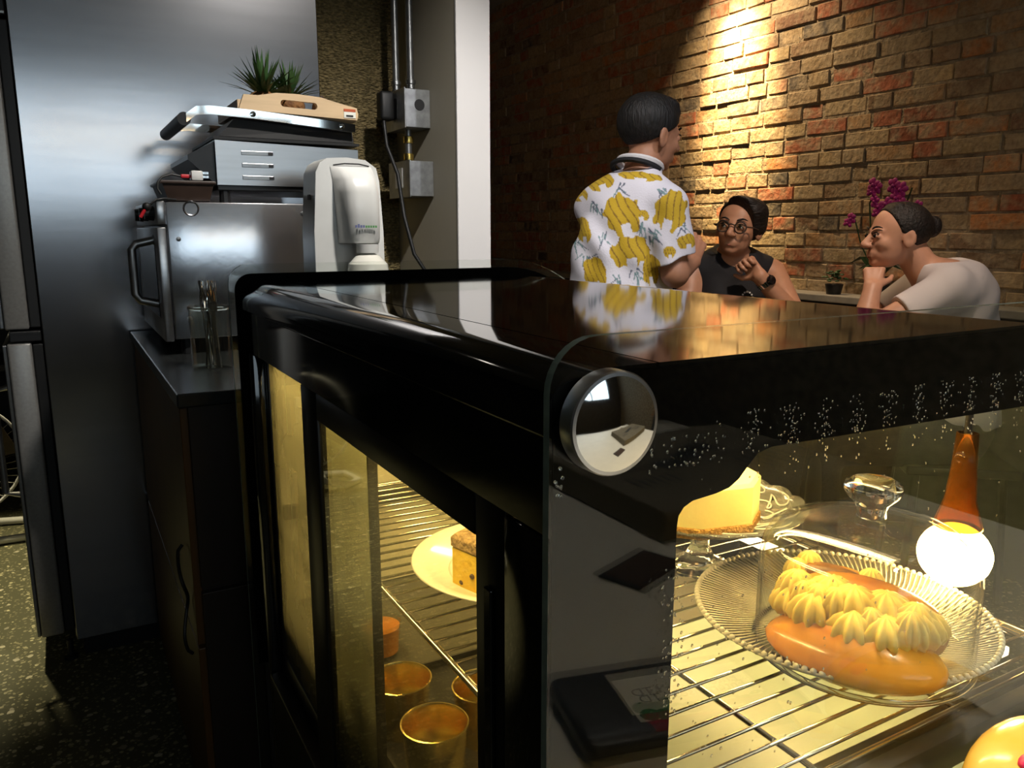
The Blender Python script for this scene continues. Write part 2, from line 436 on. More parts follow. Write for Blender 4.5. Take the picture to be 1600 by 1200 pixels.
class MB:
    """collects simple shapes into one mesh"""
    def __init__(s):
        s.v = []
        s.f = []
    def add(s, v, f):
        n = len(s.v)
        s.v += [tuple(p) for p in v]
        s.f += [tuple(i + n for i in q) for q in f]
        return s
    def box(s, a, b, bev=0.0, seg=2, mtx=None):
        x0, y0, z0 = [min(p, q) for p, q in zip(a, b)]
        x1, y1, z1 = [max(p, q) for p, q in zip(a, b)]
        v = [(x0, y0, z0), (x1, y0, z0), (x1, y1, z0), (x0, y1, z0), (x0, y0, z1), (x1, y0, z1), (x1, y1, z1), (x0, y1, z1)]
        f = [(0, 3, 2, 1), (4, 5, 6, 7), (0, 1, 5, 4), (1, 2, 6, 5), (2, 3, 7, 6), (3, 0, 4, 7)]
        if bev > 0:
            bm = bmesh.new()
            vs_ = [bm.verts.new(p) for p in v]
            for q in f:
                bm.faces.new([vs_[i] for i in q])
            bmesh.ops.bevel(bm, geom=list(bm.edges), offset=bev, segments=seg, affect='EDGES', profile=0.5)
            bm.verts.index_update()
            v = [tuple(p.co) for p in bm.verts]
            f = [[p.index for p in q.verts] for q in bm.faces]
            bm.free()
        if mtx is not None:
            v = [tuple(mtx @ Vector(p)) for p in v]
        return s.add(v, f)
    def tube(s, pts, r, seg=8, closed=False, cap=True, flat=None):
        pts = [Vector(p) for p in pts]
        n = len(pts)
        rr = r if isinstance(r, (list, tuple)) else [r] * n
        rings = []
        prev = None
        for i, p in enumerate(pts):
            if closed:
                t = pts[(i + 1) % n] - pts[i - 1]
            else:
                t = pts[min(i + 1, n - 1)] - pts[max(i - 1, 0)]
            if t.length < 1e-9:
                t = Vector((0, 0, 1))
            t.normalize()
            if prev is None:
                a = Vector((0, 0, 1)) if abs(t.z) < 0.9 else Vector((1, 0, 0))
                nrm = (a - t * a.dot(t)).normalized()
            else:
                nrm = (prev - t * prev.dot(t))
                nrm = nrm.normalized() if nrm.length > 1e-6 else t.orthogonal().normalized()
            prev = nrm
            bn = t.cross(nrm)
            rings.append([p + (nrm * math.cos(2 * PI * k / seg) + bn * math.sin(2 * PI * k / seg)) * rr[i] for k in range(seg)])
        v = [q for ring in rings for q in ring]
        f = []
        m = n if closed else n - 1
        for i in range(m):
            j = (i + 1) % n
            for k in range(seg):
                l = (k + 1) % seg
                f.append((i * seg + k, i * seg + l, j * seg + l, j * seg + k))
        if cap and not closed:
            f.append(tuple(range(seg - 1, -1, -1)))
            f.append(tuple((n - 1) * seg + k for k in range(seg)))
        return s.add(v, f)
    def lathe(s, prof, seg=32, c=(0, 0, 0), axis='z', a0=0.0, a1=2 * PI, mod=None):
        full = abs(a1 - a0 - 2 * PI) < 1e-6
        m = seg if full else seg + 1
        v = []
        for (r, z) in prof:
            for k in range(m):
                a = a0 + (a1 - a0) * k / seg
                r_, z_ = (r, z) if mod is None else mod(r, z, a)
                p = (r_ * math.cos(a), r_ * math.sin(a), z_)
                if axis == 'y':      # revolve about -Y
                    p = (p[0], -p[2], p[1])
                elif axis == 'x':
                    p = (p[2], p[0], p[1])
                v.append((p[0] + c[0], p[1] + c[1], p[2] + c[2]))
        f = []
        for i in range(len(prof) - 1):
            for k in range(m if full else m - 1):
                l = (k + 1) % m
                f.append((i * m + k, i * m + l, (i + 1) * m + l, (i + 1) * m + k))
        return s.add(v, f)
    def prism(s, poly, d0, d1, plane='xz'):
        """extrude polygon (list of 2D) between depths d0,d1; plane gives the two in-plane axes"""
        def P(u, w_, d):
            return {'xz': (u, d, w_), 'xy': (u, w_, d), 'yz': (d, u, w_)}[plane]
        n = len(poly)
        v = [P(u, w_, d0) for u, w_ in poly] + [P(u, w_, d1) for u, w_ in poly]
        f = [tuple(range(n)), tuple(range(2 * n - 1, n - 1, -1))]
        for i in range(n):
            j = (i + 1) % n
            f.append((i, i + n, j + n, j))
        return s.add(v, f)
    def sphere(s, c, r, seg=12, rings=8, mtx=None):
        rx, ry, rz = (r, r, r) if not isinstance(r, (tuple, list)) else r
        v = [(0, 0, 1)]
        for i in range(1, rings):
            t = PI * i / rings
            for k in range(seg):
                a = 2 * PI * k / seg
                v.append((math.sin(t) * math.cos(a), math.sin(t) * math.sin(a), math.cos(t)))
        v.append((0, 0, -1))
        v = [Vector((p[0] * rx, p[1] * ry, p[2] * rz)) for p in v]
        if mtx is not None:
            v = [mtx @ p for p in v]
        v = [p + Vector(c) for p in v]
        f = [(0, 1 + k, 1 + (k + 1) % seg) for k in range(seg)]
        for i in range(rings - 2):
            for k in range(seg):
                l = (k + 1) % seg
                a, b_ = 1 + i * seg, 1 + (i + 1) * seg
                f.append((a + k, b_ + k, b_ + l, a + l))
        last = len(v) - 1
        a = 1 + (rings - 2) * seg
        f += [(last, a + (k + 1) % seg, a + k) for k in range(seg)]
        return s.add(v, f)
    def disc(s, c, nrm, r, seg=14):
        nrm = Vector(nrm).normalized()
        a = nrm.orthogonal().normalized()
        b_ = nrm.cross(a)
        v = [Vector(c) + (a * math.cos(2 * PI * k / seg) + b_ * math.sin(2 * PI * k / seg)) * r for k in range(seg)]
        return s.add(v, [tuple(range(seg))])
    def build(s, name, mat, parent=None, smooth=False, angle=40, loc=None, rotz=0.0):
        me = bpy.data.meshes.new(name)
        me.from_pydata(s.v, [], s.f)
        bm = bmesh.new()
        bm.from_mesh(me)
        bmesh.ops.recalc_face_normals(bm, faces=bm.faces)
        bm.to_mesh(me)
        bm.free()
        return finish(name, me, mat, parent, smooth, angle, loc, rotz)

def tag(o, label=None, cat=None, group=None, kind=None):
    if label: o['label'] = label
    if cat: o['category'] = cat
    if group: o['group'] = group
    if kind: o['kind'] = kind
    return o

def thing(name, label, cat, loc=(0, 0, 0), rotz=0.0, group=None):
    o = bpy.data.objects.new(name, None)
    o.empty_display_size = 0.05
    COL.objects.link(o)
    o.location = loc
    o.rotation_euler.z = rotz
    return tag(o, label, cat, group)

def wthing(name, label, cat, loc, group=None):
    o = thing(name, label, cat, loc, 0.0, group)
    AT_WORLD.add(o.name)
    return o

def struct(o):
    o['kind'] = 'structure'
    return o

def text(name, body, size, mat, parent, loc, rot, depth=0.0003, align='CENTER'):
    cu = bpy.data.curves.new(name, 'FONT')
    cu.body = body
    cu.size = size
    cu.extrude = depth
    cu.align_x = align
    to = bpy.data.objects.new(name + '_tmp', cu)
    COL.objects.link(to)
    dg = bpy.context.evaluated_depsgraph_get()
    me = bpy.data.meshes.new_from_object(to.evaluated_get(dg))
    bpy.data.objects.remove(to)
    bpy.data.curves.remove(cu)
    o = finish(name, me, mat, parent)
    o.location = loc
    o.rotation_euler = rot
    return o

def arc(cx, cz, rx, rz, a0, a1, n):
    return [(cx + rx * math.cos(math.radians(a0 + (a1 - a0) * i / n)), cz + rz * math.sin(math.radians(a0 + (a1 - a0) * i / n))) for i in range(n + 1)]

def copy_tree(o, parent=None, label=None):
    c = o.copy()
    COL.objects.link(c)
    c.parent = parent
    if label: c['label'] = label
    for ch in list(o.children):
        copy_tree(ch, c)
    return c

# ================================================================== THE ROOM
struct(MB().box((-1.6, -3.3, -0.1), (2.95, 5.7, 0)).build('floor', 'terrazzo'))
struct(MB().box((-1.6, -3.3, 2.76), (2.95, 5.7, 2.86)).build('ceiling', 'ceiling'))
struct(MB().box((-1.7, -3.3, 0), (-1.6, 5.7, 2.76)).build('wall_left', 'wall_plain'))
struct(MB().box((-1.6, 5.6, 0), (2.86, 5.7, 2.76)).build('wall_far', 'wall_plain'))
struct(MB().box((0.05, 3.05, 0), (1.20, 3.15, 2.76)).build('wall_back', 'pebble'))
# partition between kitchen and dining room, with a white end face
struct(MB().box((1.20, 2.512, 0), (1.322, 5.6, 2.76)).build('wall_middle', 'wall_beige'))
struct(MB().box((1.1985, 2.50, 0), (1.3235, 2.512, 2.76), 0.002).build('trim_1', 'wall_white'))
# rear wall with the shop window
rw = MB()
rw.box((-1.6, -3.3, 0), (2.95, -3.2, 1.40)).box((-1.6, -3.3, 2.40), (2.95, -3.2, 2.76))
rw.box((-1.6, -3.3, 1.40), (-0.9, -3.2, 2.40)).box((2.1, -3.3, 1.40), (2.95, -3.2, 2.40))
struct(rw.build('wall_rear', 'wall_plain'))
win = struct(MB().box((-0.9, -3.3, 1.40), (2.1, -3.22, 1.43)).box((-0.9, -3.3, 2.37), (2.1, -3.22, 2.40))
             .box((-0.9, -3.3, 1.43), (-0.87, -3.22, 2.37)).box((2.07, -3.3, 1.43), (2.1, -3.22, 2.37)).build('window_1', 'black_satin'))
for x in (0.1, 1.1):
    MB().box((x - 0.02, -3.28, 1.43), (x + 0.02, -3.24, 2.37)).build('mullion', 'black_satin', win)
for x0, x1 in ((-0.87, 0.08), (0.12, 1.08), (1.12, 2.07)):
    MB().box((x0, -3.264, 1.43), (x1, -3.258, 2.37)).build('pane', 'glass', win)

# brick wall on the dining side
wb = struct(MB().box((2.8552, -3.2, 0), (2.95, 5.6, 2.76)).build('wall_right', 'mortar'))
PAL = [(0.46, 0.15, 0.07), (0.40, 0.13, 0.065), (0.52, 0.22, 0.08), (0.44, 0.26, 0.12), (0.46, 0.34, 0.18), (0.40, 0.29, 0.16),
       (0.27, 0.17, 0.095), (0.20, 0.11, 0.065), (0.44, 0.14, 0.07), (0.10, 0.085, 0.07), (0.36, 0.26, 0.15), (0.50, 0.37, 0.21)]
PW = [5, 4, 4, 5, 5, 5, 5, 4, 4, 2.2, 5, 3]
COURSE = 0.0665
def brick_shape(rg):
    """front face chamfered and uneven; unit length in y, course height in z, face towards -x"""
    h = COURSE - 0.011
    j = lambda a: (rg.random() - 0.5) * a
    v = []
    for (y, z) in ((-.5, -h / 2), (.5, -h / 2), (.5, h / 2), (-.5, h / 2)):
        v.append((0.03, y, z))
    for (y, z) in ((-.5, -h / 2), (.5, -h / 2), (.5, h / 2), (-.5, h / 2)):
        v.append((0.004 + j(.003), y + j(.02), z + j(.004)))
    for (y, z) in ((-.485, -h / 2 + .003), (0, -h / 2 + .0025), (.485, -h / 2 + .003), (.485, h / 2 - .003), (0, h / 2 - .0025), (-.485, h / 2 - .003)):
        v.append((0.0 + j(.004), y + j(.02), z + j(.003)))
    f = [(0, 4, 7, 3), (1, 2, 6, 5), (0, 1, 5, 4), (3, 7, 6, 2),
         (4, 8, 13, 7), (5, 6, 11, 10), (4, 5, 10, 9, 8), (7, 13, 12, 11, 6), (8, 9, 12, 13), (9, 10, 11, 12)]
    return v, f
shapes = [brick_shape(random) for _ in range(10)]
camF = Vector((math.cos(math.radians(60.6)), math.sin(math.radians(60.6)), 0))
camR = Vector((math.sin(math.radians(60.6)), -math.cos(math.radians(60.6)), 0))
bricks = []
nrow = int(2.74 / COURSE)
for r in range(nrow):
    y = -0.6 - random.random() * 0.2
    z = COURSE * (r + 0.5) + random.uniform(-.003, .003)
    k = r % 2
    while y < 5.58:
        L = random.choice([0.205, 0.21, 0.195, 0.20, 0.10, 0.11, 0.155]) if r % 3 else random.choice([0.10, 0.105, 0.2, 0.12])
        g = random.uniform(.005, .013)
        y0, y1 = y, min(y + L, 5.59)
        c = random.choices(PAL, PW)[0]
        q = random.uniform(0.8, 1.15)
        yc = (y0 + y1) / 2
        dep = 2.85 * camF.x + yc * camF.y
        px = 800 + 1241 * (2.85 * camR.x + yc * camR.y) / dep
        seen = (px < 1640 and px > 750 and z > 0.9 and z < 1.2 + dep * 0.33)
        size = (y1 - y0) / dep ** 2 if seen else 0
        bricks.append((size, yc, z, y1 - y0, tuple(min(1, ch * q) for ch in c), 2.85 + random.uniform(-.004, .004), random.randrange(10), random.uniform(-.016, .016)))
        y = y1 + g
bricks.sort(key=lambda t: -t[0])
brick_meshes = []
for v, f in shapes:
    me = bpy.data.meshes.new('brick')
    me.from_pydata(v, [], f)
    me.materials.append(MT['brick'])
    brick_meshes.append(me)
for size, yc, z, L, c, x, si, rx in bricks[:300]:
    o = bpy.data.objects.new('brick', brick_meshes[si])
    COL.objects.link(o)
    o.parent = wb
    o.location = (x, yc, z)
    o.scale = (1, L, 1)
    o.rotation_euler.x = rx
    o.color = (*c, 1)
mb = MB()
cols = []
for size, yc, z, L, c, x, si, rx in bricks[300:]:
    v, f = shapes[si]
    mb.add([(p[0] + x, p[1] * L + yc, p[2] + z + p[1] * L * rx) for p in v], f)
    cols += [c] * len(v)
far = mb.build('distant_bricks', 'brick_far', wb)
far['kind'] = 'stuff'
at_ = far.data.color_attributes.new('brick_colour', 'FLOAT_COLOR', 'POINT')
at_.data.foreach_set('color', np.array([(*c, 1) for c in cols], dtype=np.float32).ravel())
# plaster ledge along the foot of the bricks
lg = struct(MB().box((2.70, -0.6, 0.915), (2.846, 5.59, 0.945), 0.004).build('trim_2', 'stone'))
MB().box((2.735, -0.6, 0.86), (2.846, 5.59, 0.914)).build('bracket_board', 'black_satin', lg)
MB().box((2.80, -0.6, 0.0), (2.846, 5.59, 0.859)).build('dado_panel', 'wall_plain', lg)

# ================================================================== DISPLAY CASE
CASE = wthing('display_case', 'black refrigerated cake display case with curved glass and rounded end panels', 'display case', (0.6, 0.8, 0.0))
YN, YF = 0.345, 1.256
outline = [(0.217, 0.30), (0.217, 1.115)] + arc(0.247, 1.115, 0.03, 0.03, 180, 90, 8)[1:] + [(0.69, 1.145)] + arc(0.69, 0.645, 0.33, 0.50, 90, 0, 26)[1:] + [(1.02, 0.30)]
def end_panel(y0, y1, outline):
    n = len(outline)
    p = MB()
    p.add([(x, y0, z) for x, z in outline] + [(x, y1, z) for x, z in outline], [tuple(range(n)), tuple(range(2 * n - 1, n - 1, -1))])
    o = p.build('end_glass', 'glass', CASE)
    e = MB()
    e.add([(x, y0, z) for x, z in outline] + [(x, y1, z) for x, z in outline], [(i, i + 1, i + 1 + n, i + n) for i in range(n - 1)])
    ed = e.build('polished_edge', 'glass_edge', o)
    return o
end_panel(YN, YN + 0.006, outline)
end_panel(YF - 0.007, YF, [(x, z + (0.006 if z > 1.0 else 0)) for x, z in outline])
fpr = [(0.225, 0.50), (0.225, 1.106)] + arc(0.250, 1.112, 0.025, 0.025, 180, 90, 6)[1:] + [(0.69, 1.137)] + arc(0.69, 0.645, 0.318, 0.492, 90, 60, 8)[1:] + [(0.80, 1.04), (0.31, 1.04), (0.30, 0.50)]
MB().prism(fpr, YF - 0.0092, YF - 0.0078).build('printed_border', 'black_print', CASE)
ya, yb = 0.3555, 1.2462
# header above the sliding doors, rounded over into the top
hd = [(0.236, 1.022), (0.236, 1.082), (0.230, 1.086)] + arc(0.262, 1.093, 0.032, 0.032, 180, 90, 10) + [(0.297, 1.125), (0.297, 1.062), (0.268, 1.062), (0.268, 1.022)]
MB().prism(hd, ya, yb).build('header', 'black_gloss', CASE, smooth=True, angle=25)
MB().prism([(0.299, 1.064), (0.299, 1.125), (0.690, 1.125), (0.700, 1.1245), (0.700, 1.064)], ya, yb).build('top_panel', 'black_gloss', CASE)
# curved front glass
cv = arc(0.702, 0.645, 0.300, 0.477, 90, 0, 26) + [(1.002, 0.60)]
cvi = arc(0.702, 0.645, 0.294, 0.471, 90, 0, 26) + [(0.996, 0.60)]
MB().prism(cv + cvi[::-1], ya, yb).build('front_glass', 'glass_front', CASE, smooth=True, angle=50)
MB().prism([(0.236, 0.10), (0.236, 0.50), (0.262, 0.50), (0.262, 0.585), (0.995, 0.585), (1.005, 0.56), (1.005, 0.10)], ya, yb).build('base', 'black_satin', CASE)
MB().box((0.266, ya + 0.002, 0.586), (0.985, yb - 0.002, 0.60)).build('deck', 'deck', CASE)
MB().box((0.48, 0.37, 0.6002), (0.97, 0.86, 0.6042), 0.001).build('deck_mat', 'mat', CASE)
MB().prism([(0.27, 0.602), (0.27, 1.05), (0.69, 1.05)] + arc(0.69, 0.645, 0.285, 0.405, 90, 0, 14)[1:] + [(0.975, 0.602)], 1.236, 1.244).build('fog_panel', 'fog_cream', CASE)  # opaque cream panel added for the yellow glow of the fogged end glass
# posts at both ends of the service side
MB().box((0.234, ya, 0.30), (0.266, 0.428, 1.021), 0.003).build('corner_post', 'black_gloss', CASE, smooth=True, angle=30)
MB().box((0.234, 1.20, 0.30), (0.266, yb, 1.021), 0.003).build('corner_post', 'black_gloss', CASE, smooth=True, angle=30)
MB().box((0.232, 0.428, 0.49), (0.268, 1.20, 0.505), 0.002).build('door_track', 'black_satin', CASE)
def sliding_door(x0, x1, y0, y1, z0, z1, sn, sf, rt, rb, gmat):
    d = MB().box((x0, y0, z0), (x1, y0 + sn, z1), 0.002).box((x0, y1 - sf, z0), (x1, y1, z1), 0.002) \
        .box((x0, y0 + sn, z1 - rt), (x1, y1 - sf, z1), 0.002).box((x0, y0 + sn, z0), (x1, y1 - sf, z0 + rb), 0.002).build('sliding_door', 'black_satin', CASE, smooth=True, angle=30)
    MB().box((x0 + 0.003, y0 + sn - .002, z0 + rb - .002), (x1 - 0.003, y1 - sf + .002, z1 - rt + .002)).build('pane', gmat, d)
    return d
near_door = sliding_door(0.237, 0.248, 0.430, 0.937, 0.506, 1.021, 0.044, 0.065, 0.032, 0.035, 'glass_door')
MB().box((0.2335, 0.445, 0.70), (0.2368, 0.455, 0.96), 0.001).build('finger_grip', 'black_gloss', near_door)
sliding_door(0.252, 0.263, 0.745, 1.199, 0.506, 1.021, 0.003, 0.014, 0.012, 0.035, 'glass_fog')
# black printed border on the near end glass: column, stepped corner and band
pr = [(0.224, 0.50), (0.224, 1.112)] + arc(0.246, 1.112, 0.022, 0.010, 180, 90, 4)[1:] + [(0.700, 1.122)] + arc(0.69, 0.645, 0.33 * .955, 0.477, 88, 62, 6)[1:] + \
     [(0.80, 1.04), (0.70, 1.057), (0.392, 1.0625), (0.380, 1.060), (0.372, 1.053), (0.364, 1.045), (0.356, 1.0405), (0.345, 1.0385), (0.326, 1.037), (0.319, 1.034), (0.315, 1.029), (0.314, 1.022), (0.314, 0.50)]
MB().prism(pr, YN + 0.0068, YN + 0.0088).build('printed_border', 'black_print', CASE)
MB().box((0.314, YN + 0.0068, 0.735), (1.0, YN + 0.024, 0.768), 0.003).build('lower_rail', 'black_satin', CASE, smooth=True, angle=30)
# warm light strip under the top
MB().box((0.655, 0.40, 1.052), (0.685, 1.21, 1.0635), 0.002).build('light_strip', 'lamp_on', CASE)
led = light('case_strip_light', 'AREA', (0.655, 0.80, 1.045), 4.6, (1.0, 0.66, 0.21), target=(0.60, 0.80, 0.6), shape='RECTANGLE', size=0.02, size_y=0.80)
led.rotation_euler = (0, math.radians(8), 0)
MB().box((0.272, 0.45, 1.052), (0.292, 1.19, 1.0615), 0.002).build('added_rear_strip', 'lamp_on', CASE)  # extra strip added to light the cake side facing the doors
led2 = light('rear_fill_light', 'AREA', (0.285, 0.82, 1.045), 3.2, (1.0, 0.66, 0.21), target=(0.60, 0.80, 0.6), shape='RECTANGLE', size=0.015, size_y=0.70)
led2.rotation_euler = (0, math.radians(-28), 0)
MB().box((0.835, 0.42, 0.752), (0.850, 1.18, 0.762), 0.002).build('added_shelf_strip', 'lamp_on', CASE)  # extra strip added under the shelf to brighten the tins
led3 = light('shelf_fill_light', 'AREA', (0.842, 0.80, 0.748), 2.6, (1.0, 0.66, 0.21), shape='RECTANGLE', size=0.012, size_y=0.74)
led3.rotation_euler = (0, math.radians(35), 0)
# wire shelf
SZ = 0.780
ws = MB()
ws.tube([(0.30, 0.366, SZ), (0.86, 0.366, SZ), (0.86, 1.226, SZ), (0.30, 1.226, SZ)], 0.0032, 8, closed=True)
for x in (0.305, 0.49, 0.67, 0.855):
    ws.tube([(x, 0.366, SZ - 0.004), (x, 1.226, SZ - 0.004)], 0.0028, 6)
y = 0.386
while y < 1.222:
    ws.tube([(0.298, y, SZ), (0.862, y, SZ)], 0.0019, 6)
    y += 0.0245
ws.build('wire_shelf', 'wire', CASE, smooth=True, angle=0)
for yy in (0.372, 1.215):
    MB().box((0.272, yy, 0.750), (0.880, yy + 0.012, 0.772), 0.001).build('shelf_bracket', 'black_satin', CASE)
# sticker on the inside of the far end
MB().prism([(0.455, 0.995), (0.466, 1.010), (0.477, 0.995), (0.466, 0.975)], 1.2345, 1.2358).build('sticker', 'ink', CASE)
for i in range(7):
    z0 = 0.955 - i * 0.020
    MB().box((0.470, 1.2345, z0 - 0.015), (0.500 if i % 3 else 0.492, 1.2358, z0)).build('sticker_letter', 'ink', CASE)
# condensation on the near end glass
dr = MB()
def drops(n, x0, x1, z0, z1, ra, rb, streak=0.0):
    for _ in range(n):
        x = random.uniform(x0, x1)
        if streak:
            x = x0 + (x1 - x0) * (round((x - x0) / (x1 - x0) / streak) * streak) + random.gauss(0, .005)
        z = random.uniform(z0, z1)
        r_ = random.uniform(ra, rb) * 1.35
        dr.sphere((x, YN - 0.0002, z), (r_, r_ * 0.5, r_ * random.uniform(1.0, 1.3)), 6, 4)
drops(420, 0.335, 0.70, 1.064, 1.092, 0.0003, 0.0007, streak=0.09)
drops(150, 0.335, 0.70, 1.045, 1.075, 0.0003, 0.0007, streak=0.09)
drops(90, 0.298, 0.318, 0.90, 1.00, 0.0004, 0.0008)
drops(40, 0.285, 0.33, 1.062, 1.082, 0.0004, 0.0008)
drops(60, 0.32, 0.46, 0.84, 1.00, 0.0004, 0.0009)
drops(40, 0.46, 0.68, 0.86, 1.05, 0.0003, 0.0007)
drops(12, 0.2195, 0.226, 1.055, 1.075, 0.0005, 0.0009)
cd = dr.build('condensation', 'drop', CASE, smooth=True, angle=0)
cd['kind'] = 'stuff'

# ------------------------------------------------------------------ polished magnet puck on the glass
mg = thing('magnet_puck', 'round polished chrome magnet stuck near the corner of the case glass', 'magnet', (0.2515, YN - 0.0003, 1.0985))
MB().lathe([(0.0001, 0), (0.0285, 0), (0.0290, 0.0012), (0.0290, 0.0112), (0.0282, 0.0122), (0.0262, 0.0124)], 48, axis='y').build('rim', 'steel_soft', mg, smooth=True, angle=30)
fc = [(0.0262 - 0.0262 * i / 12, 0.0124 + 0.0038 * (1 - ((1 - i / 12)) ** 2)) for i in range(13)]
fc[-1] = (0.00005, fc[-1][1])
MB().lathe(fc, 48, axis='y').build('polished_face', 'chrome', mg, smooth=True, angle=0)

# ------------------------------------------------------------------ things inside the case
TOPZ = SZ + 0.0035
# ribbed glass plate
pl = thing('ribbed_plate', 'round ribbed glass plate with beaded rim under the glass dome', 'plate', (0.692, 0.515, TOPZ))
def ribmod(r, z, a):
    if r < 0.055:
        return r, z
    k = min(1, (r - 0.055) / 0.03)
    return r, z + 0.0006 * k * math.sin(a * 84 + r * 60)
MB().lathe([(0.0001, 0.004), (0.05, 0.004), (0.08, 0.005), (0.105, 0.008), (0.128, 0.015), (0.144, 0.0215), (0.1475, 0.022)], 504, mod=ribmod).build('ribbed_well', 'ribbed', pl, smooth=True, angle=0)
MB().lathe([(0.1475, 0.0225), (0.149, 0.022), (0.132, 0.0125), (0.107, 0.005), (0.08, 0.0018), (0.05, 0.0), (0.0001, 0.0)], 96).build('underside', 'ribbed', pl, smooth=True, angle=0)
MB().lathe([(0.149, 0.0222), (0.1495, 0.0212), (0.136, 0.0125), (0.118, 0.0068), (0.118, 0.0060), (0.1365, 0.0115), (0.1502, 0.0205), (0.1505, 0.0225), (0.149, 0.0222)], 96).build('milky_rim', 'milky', pl, smooth=True, angle=0)
rb = MB()
for k in range(150):
    a0 = 2 * PI * k / 150
    rb.tube([(r_ * math.cos(a0 + 3.2 * (r_ - 0.06)), r_ * math.sin(a0 + 3.2 * (r_ - 0.06)), z_) for r_, z_ in ((0.060, 0.0055), (0.08, 0.0062), (0.105, 0.0095), (0.128, 0.0165), (0.146, 0.0235))], 0.0010, 4)
rb.build('raised_ribs', 'milky', pl, smooth=True, angle=0)
bd = MB()
for k in range(120):
    a = 2 * PI * k / 120
    bd.sphere((0.1485 * math.cos(a), 0.1485 * math.sin(a), 0.0228), 0.0033, 8, 6)
bd.build('beaded_rim', 'rimglass', pl, smooth=True, angle=0)
# filled bun with piped cream
BUN = thing('cream_bun', 'glossy golden bun topped with piped yellow cream under the glass dome', 'bun', (0.630, 0.447, TOPZ + 0.0055), math.radians(-64))
BUN.scale = (1.22, 1.22, 1.18)
def deform_lump(c, r, n=1.0, seed=0, seg=28, rings=18, amp=0.06):
    m = MB().sphere((0, 0, 0), (1, 1, 1), seg, rings)
    rg = random.Random(seed)
    ph = [rg.uniform(0, 6) for _ in range(6)]
    out = []
    for x, y, z in m.v:
        d = 1 + amp * (math.sin(3 * x + ph[0]) + math.sin(4 * y + ph[1]) + math.sin(3.4 * z + ph[2])) / 2
        out.append((c[0] + x * d * r[0], c[1] + y * d * r[1], max(c[2] + z * d * r[2], 0.0)))
    m.v = out
    return m
deform_lump((0, -0.012, 0.022), (0.066, 0.040, 0.026), seed=3).build('bun', 'bun', BUN, smooth=True, angle=0)
deform_lump((0.0, 0.022, 0.034), (0.064, 0.026, 0.034), seed=5).build('back_half', 'bun', BUN, smooth=True, angle=0)
deform_lump((-0.01, 0.004, 0.036), (0.050, 0.018, 0.012), seed=9, amp=0.15).build('toasted_seam', 'bun_dark', BUN, smooth=True, angle=0)
def rosette(c, r, h):
    def mod(rr, z, a):
        k = 1 + 0.17 * math.sin(a * 11 + z * 60)
        return rr * k, z
    return MB().lathe([(0.0001, -0.2 * h), (r * 0.8, -0.2 * h), (r, 0.15 * h), (r * 0.93, 0.45 * h), (r * 0.70, 0.75 * h), (r * 0.35, 0.95 * h), (0.0001, h)], 66, c=c, mod=mod)
deform_lump((-0.002, -0.004, 0.044), (0.050, 0.022, 0.014), seed=15, amp=0.1).build('cream_mass', 'cream', BUN, smooth=True, angle=0)
rgc = random.Random(12)
for _ in range(16):
    x = rgc.uniform(-0.052, 0.048)
    yy = rgc.uniform(-0.020, 0.012)
    rosette((x, yy, 0.044 + 0.006 * rgc.random() - abs(yy + 0.004) * 0.3), rgc.uniform(0.011, 0.015), rgc.uniform(0.018, 0.024)).build('cream_rosette', 'cream', BUN, smooth=True, angle=0)
for (x, yy, z, r_, h) in ((-0.050, -0.004, 0.040, 0.016, 0.018), (-0.030, -0.014, 0.040, 0.019, 0.022), (-0.022, 0.006, 0.046, 0.020, 0.024), (-0.004, -0.004, 0.046, 0.021, 0.024),
                          (0.000, -0.022, 0.038, 0.018, 0.020), (0.018, 0.002, 0.046, 0.020, 0.023), (0.022, -0.020, 0.039, 0.018, 0.020), (0.040, -0.008, 0.043, 0.018, 0.021), (0.046, 0.006, 0.041, 0.015, 0.018), (-0.042, 0.010, 0.042, 0.016, 0.020)):
    rosette((x, yy, z), r_, h).build('cream_rosette', 'cream', BUN, smooth=True, angle=0)
BUN2 = thing('cream_bun', 'darker toasted bun lying behind the cream topped bun in the dome', 'bun', (0.703, 0.530, TOPZ + 0.0055), math.radians(-62))
deform_lump((0, 0, 0.026), (0.048, 0.024, 0.028), seed=31).build('bun', 'bun', BUN2, smooth=True, angle=0)
deform_lump((-0.004, -0.004, 0.046), (0.036, 0.014, 0.010), seed=33, amp=0.12).build('toasted_seam', 'bun_dark', BUN2, smooth=True, angle=0)
for (x, yy, z, r_, h) in ((-0.040, -0.008, 0.040, 0.013, 0.018), (-0.030, 0.004, 0.046, 0.013, 0.018), (0.034, 0.0, 0.044, 0.012, 0.016)):
    rosette((x, yy, z), r_, h).build('cream_rosette', 'cream', BUN2, smooth=True, angle=0)
